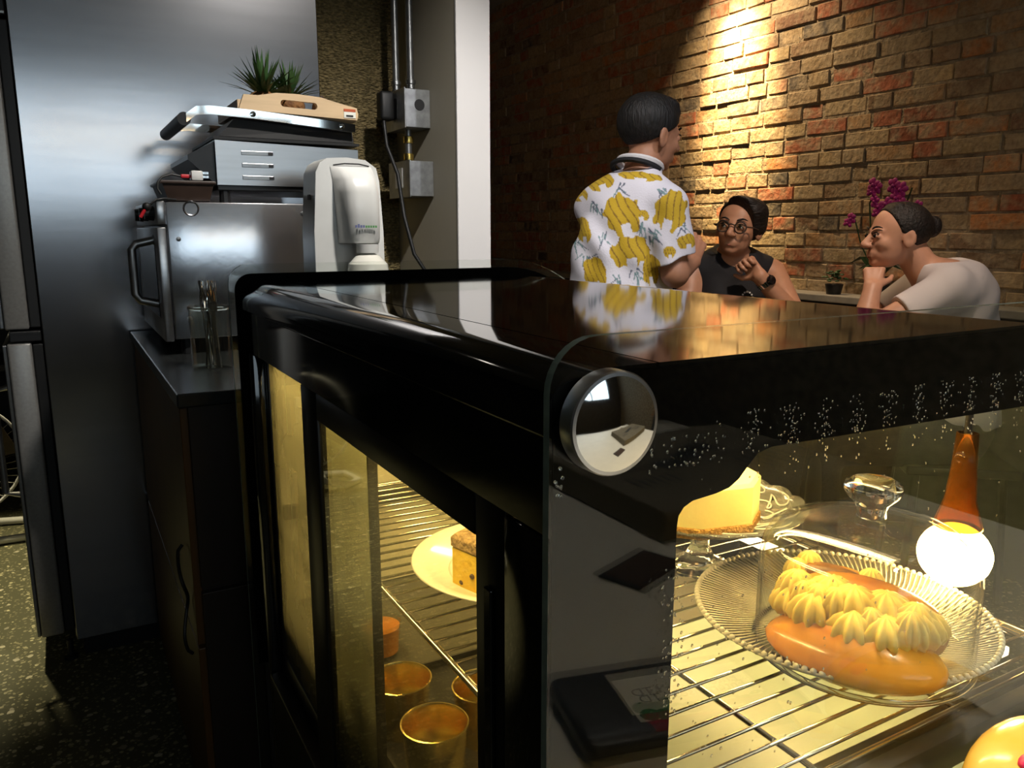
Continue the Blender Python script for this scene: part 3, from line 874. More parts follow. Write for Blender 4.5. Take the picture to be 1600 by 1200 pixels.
# glass dome
dm = thing('glass_dome', 'clear glass cake dome with round knob over the cream bun', 'cake dome', (0.664, 0.468, TOPZ + 0.006))
prof = [(0.101, 0.0), (0.101, 0.09), (0.098, 0.107), (0.090, 0.120), (0.075, 0.129), (0.052, 0.134), (0.030, 0.137), (0.0001, 0.138)]
inner = [(max(r_ - 0.003, 0.0001), z - (0.003 if z > 0.1 else 0)) for r_, z in prof]
MB().lathe(prof, 64).build('dome', 'glass_thin', dm, smooth=True, angle=0)
MB().lathe(inner, 64).build('inner_wall', 'glass_thin', dm, smooth=True, angle=0)
MB().lathe([(0.1035, 0), (0.1035, 0.004), (0.1015, 0.006), (0.099, 0.004), (0.099, 0.0), (0.1035, 0)], 64).build('foot_ring', 'crystal', dm, smooth=True, angle=0)
MB().lathe([(0.0001, 0.139), (0.014, 0.139), (0.0135, 0.146), (0.016, 0.152), (0.024, 0.160), (0.027, 0.166), (0.0255, 0.172), (0.019, 0.176), (0.009, 0.178), (0.0001, 0.1783)], 40).build('knob', 'crystal', dm, smooth=True, angle=0)
# cake stand
st = thing('cake_stand', 'pressed glass cake stand with scalloped edge carrying the cheesecake', 'cake stand', (0.668, 0.705, TOPZ))
SH = 0.075
def scal(r, z, a):
    k = min(1, max(0, (r - 0.07) / 0.05))
    return r * (1 + 0.035 * k * abs(math.sin(a * 9))), z + 0.003 * k * abs(math.sin(a * 9))
MB().lathe([(0.0001, SH + 0.006), (0.08, SH + 0.006), (0.10, SH + 0.008), (0.120, SH + 0.013), (0.122, SH + 0.011), (0.105, SH + 0.003), (0.08, SH), (0.0001, SH)], 108, mod=scal).build('scalloped_disc', 'ribbed', st, smooth=True, angle=0)
sw = MB()
for k in range(12):
    a0 = 2 * PI * k / 12
    pts = []
    for i in range(26):
        t = i / 25
        r_ = 0.075 + 0.035 * t + 0.007 * math.sin(t * 15)
        a = a0 + 0.22 * math.cos(t * 12) + 0.15 * t
        pts.append((r_ * math.cos(a), r_ * math.sin(a), SH + 0.0075 + 0.0055 * max(0, (r_ - 0.08) / 0.04)))
    sw.tube(pts, 0.0013, 5)
sw.build('scroll_relief', 'rimglass', st, smooth=True, angle=0)
MB().lathe([(0.0001, 0.0), (0.040, 0.0), (0.041, 0.003), (0.034, 0.006), (0.018, 0.016), (0.011, 0.03), (0.012, 0.045), (0.02, 0.062), (0.034, SH - 0.001), (0.0001, SH - 0.001)], 40,
           mod=lambda r, z, a: (r * (1 + 0.05 * math.sin(8 * a)), z)).build('pedestal', 'crystal', st, smooth=True, angle=0)
# cheesecake
ck = thing('cheesecake', 'pale yellow cheesecake with brown crumb base on the glass stand', 'cake', (0.658, 0.690, TOPZ + SH + 0.0062))
ck.scale = (1.12, 1.12, 1.0)
def cake_poly(off):
    pts = [(-0.085, -0.035), (-0.060, -0.062), (-0.006, -0.074), (0.030, -0.050), (0.045, 0.010), (0.010, 0.06), (-0.05, 0.06), (-0.085, 0.02)]
    return [(x * (1 + off), y * (1 + off)) for x, y in pts]
def bevprism(poly, z0, z1, b):
    m = MB()
    n = len(poly)
    cx = sum(p[0] for p in poly) / n
    cyy = sum(p[1] for p in poly) / n
    ins = [(cx + (x - cx) * (1 - b * 14), cyy + (y - cyy) * (1 - b * 14)) for x, y in poly]
    v = [(x, y, z0) for x, y in poly] + [(x, y, z1 - b) for x, y in poly] + [(x, y, z1) for x, y in ins]
    f = [tuple(range(n - 1, -1, -1)), tuple(range(2 * n, 3 * n))]
    for i in range(n):
        j = (i + 1) % n
        f += [(i, j, j + n, i + n), (i + n, j + n, j + 2 * n, i + 2 * n)]
    return m.add(v, f)
bevprism(cake_poly(0.0), 0.0115, 0.058, 0.004).build('filling', 'cake_yellow', ck, smooth=True, angle=35)
cr = bevprism(cake_poly(0.035), 0.0, 0.0118, 0.001)
cr.build('crumb_base', 'crust', ck, smooth=True, angle=35)
# white plate with yellow cake, seen through the sliding door
p2 = thing('shallow_plate', 'shallow cream white plate on the wire shelf by the sliding door', 'plate', (0.462, 0.800, TOPZ))
MB().lathe([(0.0001, 0.0), (0.06, 0.0), (0.085, 0.003), (0.118, 0.016), (0.132, 0.021), (0.134, 0.0225), (0.132, 0.024), (0.116, 0.019), (0.085, 0.008), (0.07, 0.0055), (0.0001, 0.005)], 72).build('dish', 'white_gloss', p2, smooth=True, angle=0)
MB().lathe([(0.0865, 0.0088), (0.0875, 0.0095), (0.0885, 0.0094)], 72).build('inner_line', 'rimglass', p2, smooth=True, angle=0)
yc_ = thing('yellow_cake', 'yellow cake slice with brown crumble topping on the white plate', 'cake', (0.448, 0.775, TOPZ + 0.0062), math.radians(12))
sp_poly = [(-0.075, 0.035), (-0.072, -0.02), (-0.045, -0.060), (0.02, -0.075), (0.065, -0.03), (0.065, 0.03), (0.0, 0.055)]
bevprism(sp_poly, 0.0, 0.052, 0.003).build('sponge', 'sponge', yc_, smooth=True, angle=35)
tp = bevprism([(x * 1.02, y * 1.02) for x, y in sp_poly], 0.0515, 0.066, 0.004)
tp.build('crumble_topping', 'crumb_top', yc_, smooth=True, angle=35)
for (x, yy, z) in ((-0.0735, 0.0, 0.024), (-0.060, -0.040, 0.012), (-0.050, -0.053, 0.030), (-0.068, -0.026, 0.006), (-0.073, 0.02, 0.010), (-0.03, -0.064, 0.008)):
    MB().sphere((x, yy, z), (0.003, 0.004, 0.003), 8, 6).build('raisin', 'berry', yc_, smooth=True, angle=0)
# baking tins on the deck
DZ = 0.6005
tr = MB().box((-0.10, -0.14, 0.0), (0.10, 0.14, 0.004), 0.0015).box((-0.10, -0.14, 0.004), (-0.096, 0.14, 0.014)).box((0.096, -0.14, 0.004), (0.10, 0.14, 0.014)) \
    .box((-0.096, -0.14, 0.004), (0.096, -0.136, 0.014)).box((-0.096, 0.136, 0.004), (0.096, 0.14, 0.014)).build('baking_tray', 'black_plastic', loc=(0.372, 0.795, DZ))
tag(tr, 'flat black tray on the case floor holding the round tins', 'tray')
tin_prof = [(0.0001, 0.0), (0.031, 0.0), (0.036, 0.062), (0.0378, 0.0635), (0.0378, 0.0655), (0.0362, 0.066), (0.0348, 0.063), (0.0300, 0.002), (0.0001, 0.002)]
TINS = [((0.312, 0.828), 'round gold baking tin, farthest back of the three by the sliding door'),
        ((0.392, 0.765), 'round gold baking tin half hidden by the wire shelf edge'),
        ((0.312, 0.727), 'round gold baking tin nearest the bottom of the sliding door')]
for (x, yy), lab in TINS:
    t = thing('baking_tin', lab, 'baking tin', (x, yy, DZ + 0.0045), group='gold baking tins in the case')
    MB().lathe(tin_prof, 40).build('cup', 'tin_gold', t, smooth=True, angle=40)
    MB().lathe([(0.0001, 0.0022), (0.0295, 0.0022), (0.0315, 0.018), (0.0001, 0.019)], 32).build('filling', 'cake_yellow', t, smooth=True, angle=30)
oj = thing('jelly_cup', 'small glass cup of orange jelly on the case floor behind the tins', 'dessert cup', (0.352, 1.010, DZ))
MB().lathe([(0.0001, 0), (0.024, 0), (0.027, 0.004), (0.030, 0.05), (0.031, 0.052), (0.029, 0.05), (0.026, 0.006), (0.0001, 0.005)], 32).build('cup', 'glass_thin', oj, smooth=True, angle=30)
MB().lathe([(0.0001, 0.007), (0.0255, 0.007), (0.028, 0.044), (0.0001, 0.052)], 32).build('jelly', 'orange_jelly', oj, smooth=True, angle=30)
# globe bulb added to stand in for a lamp glow reflected in the glass
lb = thing('reflection_bulb', 'added globe bulb with amber sleeve standing in for a reflected lamp glow', 'lamp', (0.842, 0.486, 0.845))
MB().sphere((0, 0, 0), (0.038, 0.038, 0.035), 24, 16).build('bulb', 'bulb', lb, smooth=True, angle=0)
MB().lathe([(0.025, 0.033), (0.022, 0.045), (0.016, 0.065), (0.013, 0.100), (0.011, 0.14), (0.0095, 0.14), (0.0115, 0.100), (0.0145, 0.065), (0.020, 0.045), (0.023, 0.033)], 32).build('amber_sleeve', 'amber', lb, smooth=True, angle=0)  # sleeve shaped after the orange streak above the reflected glow
MB().tube([(0, 0, 0.14), (0, 0, 0.18), (-0.04, 0.005, 0.208), (-0.155, 0.008, 0.214)], 0.004, 10).build('stem', 'lamp_shell', lb, smooth=True)

# ================================================================== COUNTER IN FRONT OF THE NEAR GLASS
ct = thing('white_counter', 'white counter butting against the near end of the display case', 'counter', (0.73, -0.23, 0))
MB().box((-0.52, -0.53, 0.715), (0.52, 0.565, 0.75), 0.003).build('counter_top', 'counter', ct)
MB().box((-0.49, -0.50, 0.08), (0.49, 0.55, 0.714)).build('carcass', 'black_satin', ct)
MB().box((-0.47, -0.47, 0.0), (0.47, 0.53, 0.08)).build('plinth', 'black_plastic', ct)
for k in range(2):
    dd = MB().box((-0.48 + 0.485 * k, -0.515, 0.10), (-0.005 + 0.485 * k, -0.501, 0.70), 0.003).build('door', 'wood_dark', ct)
    MB().tube([(-0.06 + 0.12 * k, -0.53, 0.45), (-0.06 + 0.12 * k, -0.53, 0.60)], 0.005, 8).build('handle', 'steel_soft', dd)
CZ = 0.7505
# black tray with printed label
bt = thing('black_case', 'rounded black tray box with white and green label on the counter', 'tray', (0.475, 0.175, CZ), math.radians(14))
MB().box((-0.115, -0.06, 0), (0.115, 0.06, 0.022), 0.010, 4).build('box', 'black_plastic', bt, smooth=True, angle=30)
MB().box((-0.058, -0.034, 0.0222), (0.075, 0.034, 0.0226)).build('label', 'label_white', bt)
lv = MB()
for x in range(9):
    lv.sphere((-0.045 + x * 0.014, 0.026 + 0.003 * math.sin(x * 2), 0.0227), (0.010, 0.009, 0.0003), 10, 4)
lv.build('leaf_print', 'label_green', bt)
text('label_text', 'Enterprises LTD.', 0.0165, 'ink', bt, (0.008, 0.008, 0.0227), (0, 0, math.radians(180)), 0.0002)
MB().box((-0.05, 0.036, 0.0222), (0.10, 0.05, 0.0230)).build('red_strip', 'magenta_wrap', bt)
# small clear-edged coaster
cs = thing('coaster', 'small rectangular dark coaster lying on the white counter', 'coaster', (0.645, -0.093, CZ), math.radians(-20))
MB().box((-0.057, -0.036, 0), (0.057, 0.036, 0.004), 0.001).build('base', 'black_plastic', cs)
MB().box((-0.050, -0.030, 0.0042), (0.050, 0.030, 0.0052)).build('pad', 'darkbrown', cs)
# printed carton
cb = thing('printed_carton', 'low dark cardboard carton with printed squares at the back of the counter', 'carton', (0.96, -0.34, CZ))
MB().box((-0.23, -0.18, 0), (0.23, 0.19, 0.05), 0.003).build('box', 'carton', cb)
for k in range(3):
    MB().box((-0.09 + 0.06 * k, -0.02 - 0.028 * k, 0.0502), (-0.035 + 0.06 * k, 0.03 - 0.028 * k, 0.0507)).build('printed_square', 'ink', cb)
for k in range(6):
    MB().box((0.06 + 0.022 * k, 0.03, 0.0502), (0.066 + 0.022 * k, 0.10, 0.0507)).build('printed_line', 'ink', cb)
    MB().box((-0.19 + 0.016 * k, 0.05, 0.0502), (-0.184 + 0.016 * k, 0.09, 0.0507)).build('printed_line', 'ink', cb)
MB().box((-0.23, 0.001, 0.0508), (0.23, 0.007, 0.0512)).build('flap_seam', 'ink', cb)
# wrapped bread roll at the foot of the glass
wr = thing('wrapped_roll', 'golden wrapped bread roll with pink print at the foot of the case glass', 'bread', (0.632, 0.283, CZ), math.radians(2))
deform_lump((0, 0, 0.032), (0.078, 0.040, 0.034), seed=21, amp=0.05).build('wrapper', 'wrap', wr, smooth=True, angle=0)
MB().sphere((-0.034, -0.010, 0.0590), (0.012, 0.007, 0.005), 12, 6).build('print_mark', 'pink', wr, smooth=True, angle=0)
for s_ in (-1, 1):
    MB().add([(s_ * 0.070, -0.01, 0.024), (s_ * 0.070, 0.01, 0.026), (s_ * 0.100, 0.03, 0.034), (s_ * 0.102, 0.0, 0.020), (s_ * 0.100, -0.03, 0.030),
              (s_ * 0.070, -0.01, 0.022), (s_ * 0.070, 0.01, 0.024), (s_ * 0.100, 0.03, 0.032), (s_ * 0.102, 0.0, 0.018), (s_ * 0.100, -0.03, 0.028)],
             [(0, 1, 2, 3, 4), (9, 8, 7, 6, 5), (0, 5, 6, 1), (1, 6, 7, 2), (2, 7, 8, 3), (3, 8, 9, 4), (4, 9, 5, 0)]).build('twisted_end', 'wrap', wr)

# ================================================================== KITCHEN SIDE
# refrigerator
fr = wthing('refrigerator', 'tall two-door stainless steel refrigerator at the left', 'refrigerator', (0.3, 2.75, 0))
MB().box((-0.058, 2.43, 0.06), (0.712, 3.03, 1.95), 0.003).build('cabinet', 'black_satin', fr)
MB().box((-0.056, 2.418, 0.058), (0.714, 2.429, 1.95), 0.002).build('side_panel', 'steel_side', fr)
MB().box((-0.040, 2.44, 0.0), (0.70, 3.0, 0.058)).build('plinth', 'black_plastic', fr)
def fridge_door(z0, z1):
    d = MB().box((-0.140, 2.418, z0), (-0.084, 3.025, z1), 0.006, 3).build('door', 'door_edge', fr, smooth=True, angle=30)
    MB().box((-0.083, 2.425, z0 + 0.004), (-0.0585, 3.02, z1 - 0.004), 0.003).build('gasket', 'rubber', d)
    MB().box((-0.150, 2.421, z0 + 0.004), (-0.1405, 3.020, z1 - 0.004), 0.002).build('front_skin', 'steel_soft', d)
    zz = (z0 + 0.12, z0 + 0.42) if z0 > 0.8 else (z1 - 0.42, z1 - 0.12)
    MB().tube([(-0.151, 2.47, zz[0]), (-0.185, 2.47, zz[0] + 0.01), (-0.185, 2.47, zz[1] - 0.01), (-0.151, 2.47, zz[1])], 0.009, 10).build('handle', 'steel_soft', d, smooth=True)
fridge_door(0.947, 1.715)
fridge_door(0.085, 0.912)
MB().box((-0.132, 2.416, 0.9155), (-0.060, 2.50, 0.9435), 0.003).box((-0.132, 2.4150, 0.935), (-0.062, 2.4159, 0.939)).build('middle_hinge', 'black_plastic', fr)
MB().box((-0.132, 2.416, 1.7185), (-0.060, 2.50, 1.95), 0.003).build('top_cap', 'black_plastic', fr)
MB().box((-0.125, 2.4140, 1.722), (-0.062, 2.4155, 1.727)).build('cap_trim', 'chrome', fr)
for x in (-0.075, 0.66):
    MB().lathe([(0.0001, 0), (0.018, 0), (0.018, 0.01), (0.008, 0.012), (0.008, 0.057), (0.0001, 0.057)], 14, c=(x, 2.437 if x < 0 else 2.9, 0)).build('foot', 'black_plastic', fr)
# brown base cabinet
cbx = wthing('base_cabinet', 'dark wooden base cabinet with brown side below the oven', 'cabinet', (0.45, 1.9, 0))
MB().box((0.150, 1.415, 0.905), (0.80, 2.395, 0.930), 0.003).build('worktop', 'worktop', cbx)
MB().box((0.168, 1.43, 0.0), (0.78, 1.445, 0.560), 0.001).build('lower_end_panel', 'wood_dark', cbx)
MB().box((0.168, 1.43, 0.570), (0.78, 1.445, 0.904), 0.001).build('upper_end_panel', 'wood_dark', cbx)
MB().box((0.172, 1.446, 0.02), (0.78, 2.385, 0.904)).build('carcass', 'wood_dark', cbx)
d1 = MB().box((0.156, 1.446, 0.455), (0.1715, 2.385, 0.900), 0.002).build('upper_door', 'wood_brown', cbx)
d2 = MB().box((0.156, 1.446, 0.03), (0.1715, 2.385, 0.448), 0.002).build('lower_door', 'wood_brown', cbx)
cab = MB().tube([(0.149, 1.478 + 0.030 * math.cos(t * 0.45) * (1 - t / 26), 0.63 - 0.0085 * t) if t in (0, 24) else (0.143 - 0.006 * math.sin(t * 0.4), 1.478 + 0.030 * math.cos(t * 0.45) * (1 - t / 26), 0.63 - 0.0085 * t) for t in range(25)], 0.0032, 8).build('hanging_cord', 'rubber', smooth=True)
tag(cab, 'short black cord hanging down the brown cabinet side', 'cord')
# countertop oven
ov = wthing('toaster_oven', 'stainless steel countertop oven with side handle on the dark worktop', 'oven', (0.36, 2.11, 0.93))
MB().box((0.206, 1.87, 0.965), (0.56, 2.36, 1.262), 0.004).build('shell', 'steel_oven', ov, smooth=True, angle=30)
MB().box((0.188, 1.866, 1.213), (0.2055, 2.362, 1.264), 0.003).build('control_panel', 'steel_soft', ov, smooth=True, angle=30)
od = MB().box((0.186, 1.868, 0.962), (0.2045, 2.36, 1.208), 0.003).build('door', 'steel_soft', ov, smooth=True, angle=30)
MB().box((0.1845, 1.93, 1.01), (0.1858, 2.30, 1.17), 0.0005).build('door_glass', 'black_gloss', od)
MB().tube([(0.185, 1.95, 1.18), (0.150, 1.95, 1.172), (0.140, 1.95, 1.160), (0.140, 1.95, 1.062), (0.150, 1.95, 1.048), (0.185, 1.95, 1.040)], 0.009, 10).build('handle', 'steel_worn', od, smooth=True)
for z in (1.18, 1.04):
    MB().lathe([(0.0001, 0), (0.012, 0), (0.012, 0.004), (0.0001, 0.005)], 12, c=(0.1845, 1.95, z), axis='x').build('handle_boss', 'steel_worn', od)
for (x, z, r_) in ((0.228, 1.183, 0.005), (0.238, 1.010, 0.006), (0.50, 1.00, 0.005), (0.50, 1.24, 0.005)):
    MB().lathe([(0.0001, 0.003), (r_, 0.002), (r_, 0.0)], 14, c=(x, 1.8698, z), axis='y').build('screw', 'steel_worn', ov)
MB().lathe([(0.013, 0.0012), (0.015, 0.002), (0.017, 0.0)], 24, c=(0.258, 1.8698, 1.248), axis='y').build('embossed_ring', 'steel_oven', ov, smooth=True)
for z, yy in ((1.238, 1.93), (1.238, 2.05), (1.238, 2.17)):
    MB().lathe([(0.0001, -0.018), (0.014, -0.018), (0.016, 0.0)], 16, c=(0.188, yy, z), axis='x').build('knob', 'black_plastic', ov)
for x in (0.235, 0.53):
    for yy in (1.90, 2.33):
        MB().lathe([(0.0001, 0), (0.016, 0), (0.014, 0.035), (0.0001, 0.035)], 12, c=(x, yy, 0.9303)).build('foot', 'black_plastic', ov)
# panini grill on the oven
gr = wthing('panini_grill', 'stainless panini grill with chrome loop handle standing on the oven', 'grill', (0.47, 2.05, 1.2625))
MB().box((0.318, 1.885, 1.288), (0.640, 2.20, 1.300), 0.002).build('base_plate', 'black_satin', gr)
MB().add([(0.318, 1.88, 1.300), (0.640, 1.88, 1.300), (0.640, 2.20, 1.300), (0.318, 2.20, 1.300), (0.318, 1.88, 1.395), (0.640, 1.88, 1.388), (0.640, 2.20, 1.388), (0.318, 2.20, 1.395)],
         [(0, 3, 2, 1), (4, 5, 6, 7), (0, 1, 5, 4), (1, 2, 6, 5), (2, 3, 7, 6), (3, 0, 4, 7)]).build('body', 'steel_soft', gr)
for k in range(3):
    z = 1.370 - 0.0265 * k
    v_ = MB().box((0.372, 1.8782, z - 0.0045), (0.440, 1.8797, z + 0.0045), 0.0007).build('vent_slot', 'steel_worn', gr)
    MB().box((0.430, 1.8776, z - 0.0035), (0.441, 1.8782, z + 0.0035)).build('vent_opening', 'ink', v_)
MB().add([(0.262, 1.89, 1.352), (0.317, 1.89, 1.300), (0.317, 2.19, 1.300), (0.262, 2.19, 1.352), (0.262, 1.89, 1.362), (0.317, 1.89, 1.392), (0.317, 2.19, 1.392), (0.262, 2.19, 1.362)],
         [(0, 3, 2, 1), (4, 5, 6, 7), (0, 1, 5, 4), (1, 2, 6, 5), (2, 3, 7, 6), (3, 0, 4, 7)]).build('front_drip_lip', 'black_satin', gr)
MB().box((0.316, 1.884, 1.397), (0.645, 2.20, 1.403)).build('lower_plate', 'black_plastic', gr)
MB().add([(0.330, 1.885, 1.404), (0.632, 1.885, 1.404), (0.632, 2.19, 1.404), (0.330, 2.19, 1.404), (0.362, 1.89, 1.442), (0.630, 1.89, 1.434), (0.630, 2.18, 1.434), (0.362, 2.18, 1.442)],
         [(0, 3, 2, 1), (4, 5, 6, 7), (0, 1, 5, 4), (1, 2, 6, 5), (2, 3, 7, 6), (3, 0, 4, 7)]).build('lid', 'black_satin', gr)
def flat_bar(p0, p1, w_, t_):
    """bar with rectangular section from p0 to p1, width in y, thickness in z"""
    a, b_ = Vector(p0), Vector(p1)
    return [a + Vector((0, -w_ / 2, -t_ / 2)), a + Vector((0, w_ / 2, -t_ / 2)), a + Vector((0, w_ / 2, t_ / 2)), a + Vector((0, -w_ / 2, t_ / 2)),
            b_ + Vector((0, -w_ / 2, -t_ / 2)), b_ + Vector((0, w_ / 2, -t_ / 2)), b_ + Vector((0, w_ / 2, t_ / 2)), b_ + Vector((0, -w_ / 2, t_ / 2))]
BF = [(0, 3, 2, 1), (4, 5, 6, 7), (0, 1, 5, 4), (1, 2, 6, 5), (2, 3, 7, 6), (3, 0, 4, 7)]
for yy in (1.872, 2.20):
    hb = MB()
    pts = [(0.632, yy, 1.436), (0.52, yy, 1.444), (0.40, yy, 1.452), (0.31, yy, 1.455), (0.283, yy, 1.452), (0.262, yy, 1.436)]
    for p, q in zip(pts, pts[1:]):
        hb.add(flat_bar(p, q, 0.006, 0.018), BF)
    hb.build('handle_arm', 'chrome', gr)
MB().tube([(0.258, 1.872, 1.434), (0.258, 2.20, 1.434)], 0.014, 12).build('handle_grip', 'black_plastic', gr, smooth=True)
for x in (0.40, 0.60):
    MB().lathe([(0.0001, 0.004), (0.006, 0.003), (0.006, 0)], 12, c=(x, 1.8688, 1.452 - (x - 0.4) * 0.07), axis='y').build('rivet', 'chrome', gr)
for x in (0.335, 0.62):
    for yy in (1.90, 2.18):
        MB().lathe([(0.0001, 0), (0.012, 0), (0.012, 0.025), (0.0001, 0.025)], 10, c=(x, yy, 1.2628)).build('foot', 'black_plastic', gr)
# wooden tray on the grill
wt = wthing('wooden_tray', 'pale wooden serving tray with handle slot resting on the grill lid', 'tray', (0.51, 2.0, 1.457))
def handle_board(yy):
    o_ = [(0.372, 1.462), (0.640, 1.455), (0.643, 1.468), (0.640, 1.482), (0.590, 1.492), (0.556, 1.500), (0.500, 1.503), (0.455, 1.502), (0.415, 1.494), (0.384, 1.494)]
    cx, cz, hw, hh = 0.505, 1.481, 0.034, 0.0075
    hole = arc(cx - hw, cz, hh, hh, 270, 90, 8) + arc(cx + hw, cz - 0.0015, hh, hh, 90, -90, 8)
    bm = bmesh.new()
    def loop(p):
        vs_ = [bm.verts.new((x, yy, z)) for x, z in p]
        return [bm.edges.new((vs_[i], vs_[(i + 1) % len(vs_)])) for i in range(len(vs_))]
    es = loop(o_) + loop(hole)
    bmesh.ops.triangle_fill(bm, edges=es, use_beauty=True)
    g_ = bmesh.ops.extrude_face_region(bm, geom=list(bm.faces))
    for v in [e for e in g_['geom'] if isinstance(e, bmesh.types.BMVert)]:
        v.co.y += 0.010
    bmesh.ops.recalc_face_normals(bm, faces=bm.faces)
    me = bpy.data.meshes.new('handle_board')
    bm.to_mesh(me)
    bm.free()
    return finish('handle_board', me, 'wood_pale', wt)
hb1 = handle_board(1.876)
handle_board(2.130)
MB().add([(0.372, 1.886, 1.4575), (0.640, 1.886, 1.4525), (0.640, 2.130, 1.4525), (0.372, 2.130, 1.4575), (0.372, 1.886, 1.463), (0.640, 1.886, 1.458), (0.640, 2.130, 1.458), (0.372, 2.130, 1.463)], BF).build('bottom', 'wood_pale', wt)
for x in (0.372, 0.632):
    MB().box((x, 1.8865, 1.4635), (x + 0.008, 2.1295, 1.484)).build('side_board', 'wood_pale', wt)
stk = MB().box((0.608, 1.8745, 1.459), (0.636, 1.8757, 1.4725)).build('price_sticker', 'label_white', hb1)
MB().box((0.608, 1.8742, 1.4728), (0.636, 1.8757, 1.479)).build('orange_band', 'orange_ink', hb1)
MB().box((0.613, 1.8738, 1.4615), (0.630, 1.8744, 1.4655)).build('bar_code', 'ink', hb1)
# spiky plants lying in the tray
def spiky(name, lab, c, n, L, seed):
    t = thing(name, lab, 'plant', c, group='spiky plants in the wooden tray')
    rg = random.Random(seed)
    MB().sphere((0, 0, 0.026), (0.038, 0.036, 0.028), 16, 10).build('husk', 'pineapple', t, smooth=True, angle=0)
    for i in range(n):
        a = rg.uniform(0, 2 * PI)
        el = rg.uniform(0.35, 1.45)
        l_ = L * rg.uniform(0.7, 1.1)
        d = Vector((math.cos(a) * math.cos(el), math.sin(a) * math.cos(el), math.sin(el)))
        sd = d.cross(Vector((0, 0, 1))).normalized() * 0.0055
        p0 = Vector((0, 0, 0.040)) + d * 0.008
        p1 = p0 + d * l_ * 0.5 + Vector((0, 0, -0.002))
        p2 = p0 + d * l_ + Vector((0, 0, -0.012 * math.cos(el)))
        upv = Vector((0, 0, 0.0012))
        MB().add([p0 - sd, p0 + sd, p1 + sd * 0.8, p1 - sd * 0.8, p2, p0 - upv, p1 - upv], [(0, 1, 2, 3), (3, 2, 4), (0, 3, 6, 5), (1, 5, 6, 2), (3, 4, 6), (2, 6, 4)]).build('leaf', 'leaf', t)
    return t
spiky('spiky_plant', 'taller spiky green plant on the left in the wooden tray', (0.445, 1.96, 1.4645), 95, 0.100, 1)
spiky('spiky_plant', 'lower spiky green plant on the right in the wooden tray', (0.510, 1.985, 1.4645), 85, 0.085, 2)
for (x, yy, r_, lab) in ((0.575, 1.935, 0.024, 'brown round husk at the low end of the wooden tray'), (0.600, 1.99, 0.026, 'brown round husk behind the low end of the wooden tray')):
    h_ = thing('dry_husk', lab, 'husk', (x, yy, 1.4605 if x < 0.59 else 1.4602), group='round husks in the tray')
    MB().sphere((0, 0, r_), (r_, r_, r_), 16, 10).build('shell', 'pineapple', h_, smooth=True, angle=0)
    MB().lathe([(0.0001, 0.006), (0.004, 0.005), (0.006, 0.0)], 8, c=(0, 0, 2 * r_ - 0.001)).build('stem_end', 'darkbrown', h_)
# dark plastic basket, charger and cord on the oven
bk = wthing('plastic_basket', 'shallow dark brown basket on the oven top beside the grill', 'basket', (0.24, 1.95, 1.2645))
MB().add([(0.216, 1.885, 1.2645), (0.300, 1.885, 1.2645), (0.300, 2.06, 1.2645), (0.216, 2.06, 1.2645), (0.204, 1.875, 1.303), (0.310, 1.875, 1.303), (0.310, 2.07, 1.303), (0.204, 2.07, 1.303),
          (0.209, 1.880, 1.303), (0.305, 1.880, 1.303), (0.305, 2.065, 1.303), (0.209, 2.065, 1.303), (0.220, 1.889, 1.268), (0.296, 1.889, 1.268), (0.296, 2.056, 1.268), (0.220, 2.056, 1.268)],
         [(0, 3, 2, 1), (0, 1, 5, 4), (1, 2, 6, 5), (2, 3, 7, 6), (3, 0, 4, 7), (4, 5, 9, 8), (5, 6, 10, 9), (6, 7, 11, 10), (7, 4, 8, 11), (8, 9, 13, 12), (9, 10, 14, 13), (10, 11, 15, 14), (11, 8, 12, 15), (12, 13, 14, 15)]).build('tub', 'darkbrown', bk)
MB().tube([(0.203, 1.874, 1.303), (0.311, 1.874, 1.303), (0.311, 2.071, 1.303), (0.203, 2.071, 1.303)], 0.0035, 8, closed=True).build('rim', 'darkbrown', bk, smooth=True)
ch = wthing('usb_charger', 'small white plug charger with red cable plug on the basket rim', 'charger', (0.28, 1.89, 1.3065))
MB().box((0.264, 1.872, 1.307), (0.288, 1.900, 1.328), 0.003).build('adapter', 'white_plastic', ch, smooth=True, angle=30)
for z in (1.313, 1.321):
    MB().box((0.2882, 1.878, z), (0.300, 1.881, z + 0.005)).build('pin', 'chrome', ch)
MB().box((0.244, 1.882, 1.312), (0.2638, 1.890, 1.320), 0.002).build('cable_plug', 'red', ch)
MB().tube([(0.244, 1.886, 1.316), (0.225, 1.884, 1.319), (0.205, 1.872, 1.312), (0.196, 1.868, 1.302), (0.194, 1.866, 1.288), (0.2, 1.864, 1.276)], 0.0022, 8).build('cable', 'rubber', ch, smooth=True)
kb = wthing('oven_probe', 'black round probe with short red lead hanging off the oven corner', 'probe', (0.18, 1.87, 1.27))
MB().sphere((0.170, 1.862, 1.250), (0.009, 0.007, 0.009), 14, 10).build('head', 'rubber', kb, smooth=True, angle=0)
MB().tube([(0.166, 1.861, 1.244), (0.156, 1.860, 1.228)], 0.0035, 8).build('red_lead', 'red', kb)
MB().tube([(0.177, 1.863, 1.255), (0.190, 1.863, 1.265), (0.205, 1.866, 1.2675), (0.23, 1.88, 1.2665)], 0.0022, 8).build('lead', 'rubber', kb, smooth=True)
